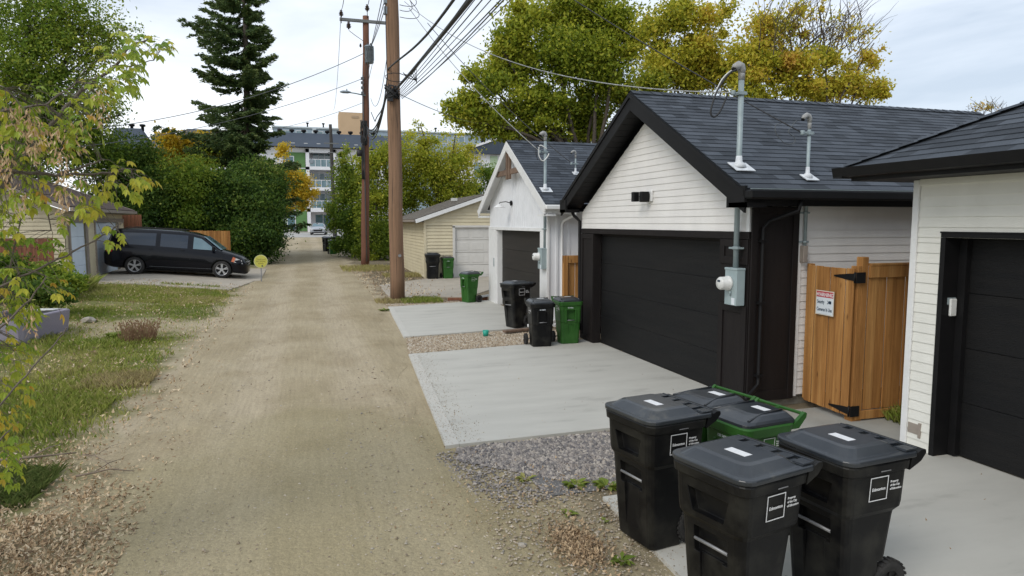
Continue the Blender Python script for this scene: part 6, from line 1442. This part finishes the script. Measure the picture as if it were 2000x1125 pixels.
for px, py, n in ((58, 215, 50), (75, 240, 60), (50, 240, 50), (110, 255, 40), (120, 300, 30), (155, 240, 26), (18, 215, 40), (10, 260, 40), (65, 262, 40), (125, 350, 36), (115, 375, 30), (128, 380, 24), (35, 365, 26), (195, 190, 26), (192, 180, 18), (150, 340, 14), (8, 290, 34), (10, 310, 30), (65, 620, 22), (60, 600, 18), (2, 590, 20), (100, 262, 30), (30, 200, 26)):
    SV = []; ST_ = []; SCL.append((SV, ST_))
    b = at(px, py-8, random.uniform(4.55, 4.85))
    for k in range(int(n*.95)):
        h = random.uniform(0, .19); p = b+Vector((random.gauss(0, .019)*(1.3-h*3), random.gauss(0, .02), -h)); d = Vector((random.gauss(0, .45), random.gauss(0, .45), -1)).normalized(); s = d.orthogonal().normalized(); s.rotate(Matrix.Rotation(random.uniform(0, 6.28), 3, d)); L = random.uniform(.030, .046)
        SV.append([tuple(p), tuple(p+d*L*.55+s*.006), tuple(p+d*L+s*.004), tuple(p+d*L*.6-s*.004)]); ST_.append(random.uniform(0, 1))
wood.build('trunk', M['bark_l'], mt)
quads_obj('crown', np.array(V3), np.array(T3), LM['maple'], mt, (-3.0, 4.9, 0), k=3)
for SV, ST_ in SCL: quads_obj('seed_cluster', np.array(SV), np.array(ST_), LM['seed'], mt, (-3.0, 4.9, 0))

# ================================================================== GROUND COVER
def vnoise(x, y, s, seed=0):
    r = np.random.default_rng(seed).random((64, 64)); X = x/s; Y = y/s; i = np.floor(X).astype(int); j = np.floor(Y).astype(int); u = X-i; v = Y-j; u = u*u*(3-2*u); v = v*v*(3-2*v)
    g = lambda a, b: r[a % 64, b % 64]
    return (g(i, j)*(1-u)+g(i+1, j)*u)*(1-v)+(g(i, j+1)*(1-u)+g(i+1, j+1)*u)*v
def fbm(x, y, s, seed=0): return .5*vnoise(x, y, s, seed)+.3*vnoise(x, y, s/2.1, seed+1)+.2*vnoise(x, y, s/4.3, seed+2)
GH = np.vectorize(gh)
def blades(name, x, y, h, w, ti, m, lean=.5, z0=None):
    n = len(x); z = GH(x, y) if z0 is None else z0
    a = rng.uniform(0, 2*np.pi, n); P = np.stack([x, y, z], 1); s = np.stack([np.cos(a), np.sin(a), np.zeros(n)], 1)*w[:, None]*.5
    b = rng.uniform(0, 2*np.pi, n); ln = rng.uniform(.1, 1, n)*lean*h; top = P+np.stack([np.cos(b)*ln, np.sin(b)*ln, h*rng.uniform(.75, 1, n)], 1)
    mid = (P*.45+top*.55)+np.stack([-np.cos(b)*ln*.15, -np.sin(b)*ln*.15, h*.08], 1)
    return quads_obj(name, np.stack([P-s, P+s, mid+s*.7, top], 1), ti, m)
n = 260000; x = rng.uniform(-11.5, -1.6, n); y = 3.2+(26-3.2)*rng.uniform(0, 1, n)**1.35
f = fbm(x, y, 1.9, 3); bare_ = np.exp(-((y-17.6-(fbm(x, y, 3, 9)-.5)*3)/1.1)**2); ed = np.clip((-x-1.95-(.5*fbm(x, y, 1.2, 5)))/1.0, 0, 1)
near = np.clip((8.4-y)/2.2, 0, 1)
p = np.clip((f-.33)*4.5, 0, 1)*ed*(1-.9*bare_)*(1-.72*near); k = rng.random(n) < p*.9
x, y, f = x[k], y[k], f[k]; h = rng.uniform(.03, .085, len(x))*(1+.8*(f > .6)); 
struct(blades('short_grass', x, y, h, rng.uniform(.006, .014, len(x))*(1+y/22), .0+fbm(x, y, 2.2, 21)*.85+rng.normal(size=len(x))*.10, LM['grass'], .8), 'stuff')
# longer tufts
def tuft(label, cx, cy, r, n, h, ti, name='grass_tuft', lean=.7, w=.010, m='grass'):
    x = cx+np.clip(rng.normal(size=n), -1.8, 1.5)*r*.5; y = cy+np.clip(rng.normal(size=n), -1.8, 1.8)*r*.5; o = blades(name, x, y, h*rng.uniform(.5, 1, n), np.full(n, w), ti+np.abs(rng.normal(size=n))*.2, LM[m], lean)
    org = Vector((cx, cy, gh(cx, cy))); me = o.data; me.transform(Matrix.Translation(-org)); o.location = org; return tag(o, label, 'grass')
tuft('dark green grass tuft beside the bottom left leaf litter', -2.75, 7.1, .50, 4200, .14, .12, lean=1.1, w=.0035, m='tuft')
tuft('dry blond grass tuft in the middle of the verge', -2.75, 11.6, .55, 2000, .17, .72)
tuft('bright green grass clump on the verge beside the lane', -2.95, 10.1, .5, 1500, .13, .25)
tuft('long arching lily leaves in front of the pale garage door', -6.9, 23.2, .75, 900, .62, .28, w=.035, lean=1.1)
tuft('green grass growing at the foot of the timber fence', 7.0, 6.45, .22, 420, .26, .2)
tuft('strip of green weeds along the far apron', 3.4, 20.75, .7, 1800, .16, .15)
tuft('yellow grass at the foot of the near pole', 2.45, 20.9, .5, 1200, .14, .7)
tuft('grass at the foot of the second pole', 3.1, 33.5, 1.6, 3200, .20, .55, w=.02)
tuft('grass beside the wall of the cream garage', 4.0, 29.5, .9, 1800, .18, .6, w=.02)
# band of greener grass by the parking pad
n = 26000; x = rng.uniform(-7, -2.3, n); y = rng.uniform(21.3, 25.0, n); k = (fbm(x, y, 1.6, 31) > .38) & (x < -2.3-rng.random(n)*.7); x, y = x[k], y[k]
struct(blades('verge_grass', x, y, rng.uniform(.03, .09, len(x)), rng.uniform(.012, .024, len(x)), .02+fbm(x, y, 1.4, 41)*.9+rng.normal(size=len(x))*.08, LM['grass'], .8), 'stuff')
def flakes(name, x, y, L, ti, m, z=.012):
    n = len(x); P = np.stack([x, y, GH(x, y)+z+rng.uniform(0, .02, n)], 1); a = rng.normal(size=(n, 3)); a[:, 2] *= .6; a = unit(a); b = unit(np.cross(a, np.array([0, 0, 1.])+rng.normal(size=(n, 3))*.35)); L = (L*rng.uniform(.5, 1.4, n))[:, None]
    up = np.array([0, 0, 1.])*L*.12
    return struct(quads_obj(name, np.stack([P-a*L*.5+up*2, P+b*L*.22, P+a*L*.5+up*rng.uniform(0, 4, (n, 1)), P-b*L*.26], 1), ti, m), 'stuff')
n = 120000; y = 2.8+(13-2.8)*rng.random(n)**1.6; x = rng.uniform(-5.5, -1.35, n)
c_ = -1.95-.07*(y-4)+.25*(fbm(y, x, 1.2, 50)-.5); p = 1.6*np.exp(-((x-c_+.35)/(.50+.45*(y < 7)))**2)*np.clip((8.8-y)/3, .03, 1)+.25*(y < 8)*(x < -1.9)*(fbm(x, y, 1., 51) > .5)+.04
k = rng.random(n) < p*np.clip(fbm(x, y, .6, 52)*2-.3, 0, 1); flakes('fallen_leaves', x[k], y[k], .040, rng.random(k.sum()), LM['litter'])
n = 5200; x = rng.uniform(-9, -1.8, n); y = rng.uniform(9, 27, n); flakes('scattered_leaves', x, y, .06, rng.random(n), LM['litter'], .03)
n = 1500; x = 1.93+rng.normal(size=n)*.11; y = 4.62+rng.normal(size=n)*.2; flakes('leaf_pile', x, y, .035, rng.random(n)*.7, LM['litter'])
n = 500; x = 2.3+rng.normal(size=n)*.5; y = 5.6+rng.normal(size=n)*.35; flakes('leaf_crumbs', x, y, .03, rng.random(n)*.7, LM['litter'])
n = 1600; x = 2.9+rng.normal(size=n)*.9; y = 24+rng.uniform(-3.5, 12, n); k = x > 2.0; flakes('leaf_drift', x[k], y[k], .08, rng.random(k.sum()), LM['litter'], .03)
n = 900; x = 1.6+rng.normal(size=n)*.5; y = rng.uniform(3.5, 9, n); flakes('lane_leaves', x[x < 1.9], y[x < 1.9], .022, rng.random((x < 1.9).sum())*.8, LM['litter'], .025)
OCT = np.array([(1, 0, 0), (0, 1, 0), (-1, 0, 0), (0, -1, 0), (0, 0, 1), (0, 0, -1)], float)
OF = np.array([(0, 1, 4), (1, 2, 4), (2, 3, 4), (3, 0, 4), (1, 0, 5), (2, 1, 5), (3, 2, 5), (0, 3, 5)])
def stones(name, x, y, s, m, z=0):
    n = len(x); a = rng.uniform(0, 6.28, n); c, q = np.cos(a), np.sin(a)
    V = OCT[None]*(1+rng.normal(size=(n, 6, 1))*.18)*(s[:, None]*np.stack([rng.uniform(.7, 1.3, n), rng.uniform(.6, 1.1, n), rng.uniform(.4, .8, n)], 1))[:, None, :]+rng.normal(size=(n, 6, 3))*s[:, None, None]*.12
    W_ = np.stack([V[..., 0]*c[:, None]-V[..., 1]*q[:, None], V[..., 0]*q[:, None]+V[..., 1]*c[:, None], V[..., 2]], -1)
    W_ += np.stack([x, y, GH(x, y)+z+s*.15], 1)[:, None, :]
    tri = W_[:, OF].reshape(-1, 3, 3); return struct(quads_obj(name, tri, np.repeat(rng.random(n), 8), m, k=3), 'stuff')
LM['grav'] = leafmat('crushed_rock', [(.11, .105, .11), (.20, .185, .175), (.29, .255, .23), (.42, .38, .33)], 0, .9)
LM['peb'] = leafmat('beige_pebbles', [(.20, .15, .10), (.34, .27, .19), (.43, .36, .27), (.50, .46, .40)], 0, .9)
LM['dirtst'] = leafmat('lane_stones', [(.20, .16, .11), (.34, .28, .21), (.46, .40, .32), (.26, .24, .21)], 0, .9)
def inpoly(x, y, poly):
    r = np.zeros(len(x), bool); j = len(poly)-1
    for i in range(len(poly)):
        xi, yi = poly[i]; xj, yj = poly[j]; r ^= ((yi > y) != (yj > y)) & (x < (xj-xi)*(y-yi)/(yj-yi+1e-12)+xi); j = i
    return r
def fill(name, poly, n, s0, s1, m, z=0, noisy=0):
    P = np.array(poly); x = rng.uniform(P[:, 0].min(), P[:, 0].max(), n); y = rng.uniform(P[:, 1].min(), P[:, 1].max(), n)
    k = inpoly(x+rng.normal(size=n)*noisy, y+rng.normal(size=n)*noisy, poly); return stones(name, x[k], y[k], rng.uniform(s0, s1, k.sum()), m, z)
struct(grid(np.linspace(2.0, 4.9, 10), np.linspace(5.56, 7.1, 6), gh, .012).build('crushed_rock_bed', mat('rock_bed', (.17, .165, .16), (.10, .098, .095), scale=40, rough=1)))
fill('crushed_rock', [(1.50, 7.08), (4.9, 7.2), (4.9, 5.58), (2.9, 5.56), (2.2, 5.95), (1.75, 6.4), (1.45, 6.7)], 15000, .014, .036, LM['grav'], .008)
fill('crushed_rock_edge', [(1.25, 7.0), (2.3, 7.0), (2.6, 5.7), (1.8, 5.4), (1.3, 6.0)], 3500, .006, .020, LM['grav'], .008, .12)
struct(grid(np.linspace(2.1, 5.4, 10), np.linspace(12.75, 14.3, 6), gh, .012).build('pebble_bed', mat('pebble_bed', (.24, .19, .13), (.18, .14, .09), scale=40, rough=1)))
fill('beige_pebbles', [(1.80, 12.58), (5.45, 13.1), (5.45, 14.85), (2.0, 14.36)], 16000, .012, .030, LM['peb'], .012)
fill('pebble_strip', [(2.3, 19.66), (4.5, 20.1), (4.4, 20.5), (2.2, 20.3)], 2600, .016, .035, LM['peb'], .01)
n = 17000; y = 2.6+24*rng.random(n)**1.9; x = rng.uniform(-2.1, 1.7, n); tr_ = .35+.65*np.abs(np.sin(x*1.9+.4)); k = (rng.random(n) < tr_*np.clip(fbm(x, y, 1.1, 60)*1.8-.3, .1, 1)); k &= ~((x > 1.3) & (y > 7)); stones('lane_stones', x[k], y[k], rng.uniform(.003, .009, k.sum())*(1+.9*(rng.random(k.sum()) < .06)), LM['dirtst'], .02)
n = 1500; y = rng.uniform(7.2, 12.4, n); x = 1.40+(y-7.12)*.069+np.abs(rng.normal(size=n))*.22; stones('pad_grit', x, y, rng.uniform(.003, .008, n), LM['dirtst'], .038)
n = 900; y = rng.uniform(3.2, 5.3, n); x = 2.2+np.abs(rng.normal(size=n))*.18+(y-4.2)*.24*(y > 4.2); stones('pad_grit', x, y, rng.uniform(.003, .009, n), LM['dirtst'], .036)
n = 260; x = rng.uniform(2.3, 6.3, n); y = rng.uniform(1.5, 13, n); k = (y < 5.4) | (y > 7.3); flakes('pad_leaves', x[k], y[k], .02, rng.random(k.sum())*.8, LM['litter'], .038)
n = 320; x = 1.3+rng.normal(size=n)*1.0; y = rng.uniform(3.5, 12, n); k = (x < 1.25) & (x > -1.7); stones('lane_cobbles', x[k], y[k], rng.uniform(.010, .020, k.sum()), LM['dirtst'], .018)
n = 2600; x = 2.0+rng.normal(size=n)*.55; y = 4.9+rng.normal(size=n)*.6; k = (x < 2.35+(y-4.5)*.2) & (y < 5.7); stones('dirt_stones', x[k], y[k], rng.uniform(.005, .016, k.sum()), LM['dirtst'], .01)
rock('stone', 'palest fist sized stone on the bare dirt by the nearest carts', 1.52, 4.75, .035, .03, .02, M['rubble']); rock('stone', 'flat grey stone in the gravel near the corner of the driveway', 1.75, 6.55, .04, .03, .02, M['rubble'])
# little plants
def weed(label, x, y, r, n, m='grass', ti=.2, up=.5, name='weed'):
    z = gh(x, y); t = []; V = []
    for k in range(n):
        a = random.uniform(0, 6.28); L = r*random.uniform(.6, 1.1); d = Vector((math.cos(a), math.sin(a), up*random.uniform(.3, 1.3))).normalized(); s = Vector((-math.sin(a), math.cos(a), 0))*L*.16; b = Vector((x, y, z+.01))+Vector((math.cos(a), math.sin(a), 0))*r*.08
        V.append([tuple(b), tuple(b+d*L*.55+s), tuple(b+d*L*.95-Vector((0, 0, L*.2))), tuple(b+d*L*.55-s)]); t.append(ti+random.gauss(0, .1))
    o = quads_obj(name, np.array(V), np.array(t), LM[m], None, (x, y, z)); return tag(o, label, 'weed')
weed('broad leaved weed at the edge of the crushed rock, closest to the left large cart', 2.62, 5.62, .16, 26)
weed('weed patch in the dirt below the crushed rock', 2.35, 5.72, .15, 30, ti=.25)
weed('small weed on the bare dirt left of the front carts', 2.05, 5.15, .10, 16)
weed('leafy weed at the bottom edge of the pad corner', 2.13, 4.30, .12, 20, ti=.12)
weed('tiny weed in the dirt above the leaf pile', 2.28, 4.95, .07, 12, ti=.3)
weed('small mossy weed in the middle of the crushed rock', 1.95, 6.0, .12, 22, ti=.5)
weed('small green plant at the corner of the apron edge', 2.05, 19.0, .2, 26)
weed('dark low plant on the verge beside the dry red weed', -3.9, 16.3, .3, 60, ti=.15)
V = []; t_ = []
for k in range(420):
    a = random.uniform(0, 6.28); r_ = random.uniform(0, .32)**1.0; b = Vector((-3.35+r_*math.cos(a), 15.6+r_*math.sin(a), 0)); h_ = random.uniform(.1, .42); p_ = b+Vector((math.cos(a)*h_*.35, math.sin(a)*h_*.35, h_)); s = Vector((.006, 0, 0))
    V.append([tuple(b-s), tuple(b+s), tuple(p_+s*.4), tuple(p_-s*.4)]); t_.append(random.random()*.7)
    q = p_+Vector((random.gauss(0, .02), random.gauss(0, .02), 0)); V.append([tuple(q), tuple(q+Vector((.018, 0, .01))), tuple(q+Vector((.01, 0, .04))), tuple(q+Vector((-.01, 0, .02)))]); t_.append(random.random())
tag(quads_obj('dry_weed', np.array(V), np.array(t_), LM['redweed'], None, (-3.35, 15.6, 0)), 'dry reddish weed clump standing on the verge beside the lane', 'weed')
def stick(label, pts, r):
    mb = MB(); P = [Vector(p) for p in pts]; mb.tube(P, [r*(1-.6*i/(len(P)-1)) for i in range(len(P))], 6)
    mb.tube([P[1], P[1]+Vector((.12, .12, .05)), P[1]+Vector((.2, .28, .03))], [r*.5, r*.4, r*.2], 5); mb.tube([P[2], P[2]+Vector((.10, -.10, .03))], [r*.4, r*.2], 5)
    tag(mb.build('fallen_branch', M['twig'], org=tuple(P[0])), label, 'branch')
def gp(px, py, z=.04): 
    d_ = at(px, py, 1.0)-Vector((0, 0, CAMZ)); k_ = (z-CAMZ)/d_.z; return Vector((0, 0, CAMZ))+d_*k_
stick('long fallen branch at the left edge above the dark grass tuft', [gp(0, 898, .10), gp(60, 893, .09), gp(110, 888, .07), gp(150, 884, .05)], .016)
stick('shorter pale fallen branch lying on the leaf litter toward the lane', [gp(148, 930, .05), gp(180, 924, .06), gp(215, 916, .06), gp(262, 920, .04)], .012)
stick('thin curved twig above the pale fallen branch', [gp(160, 888, .10), gp(185, 890, .10), gp(205, 900, .07), gp(218, 912, .04)], .006)
for c in list(bpy.data.objects):
    if '_org' in c: del c['_org']
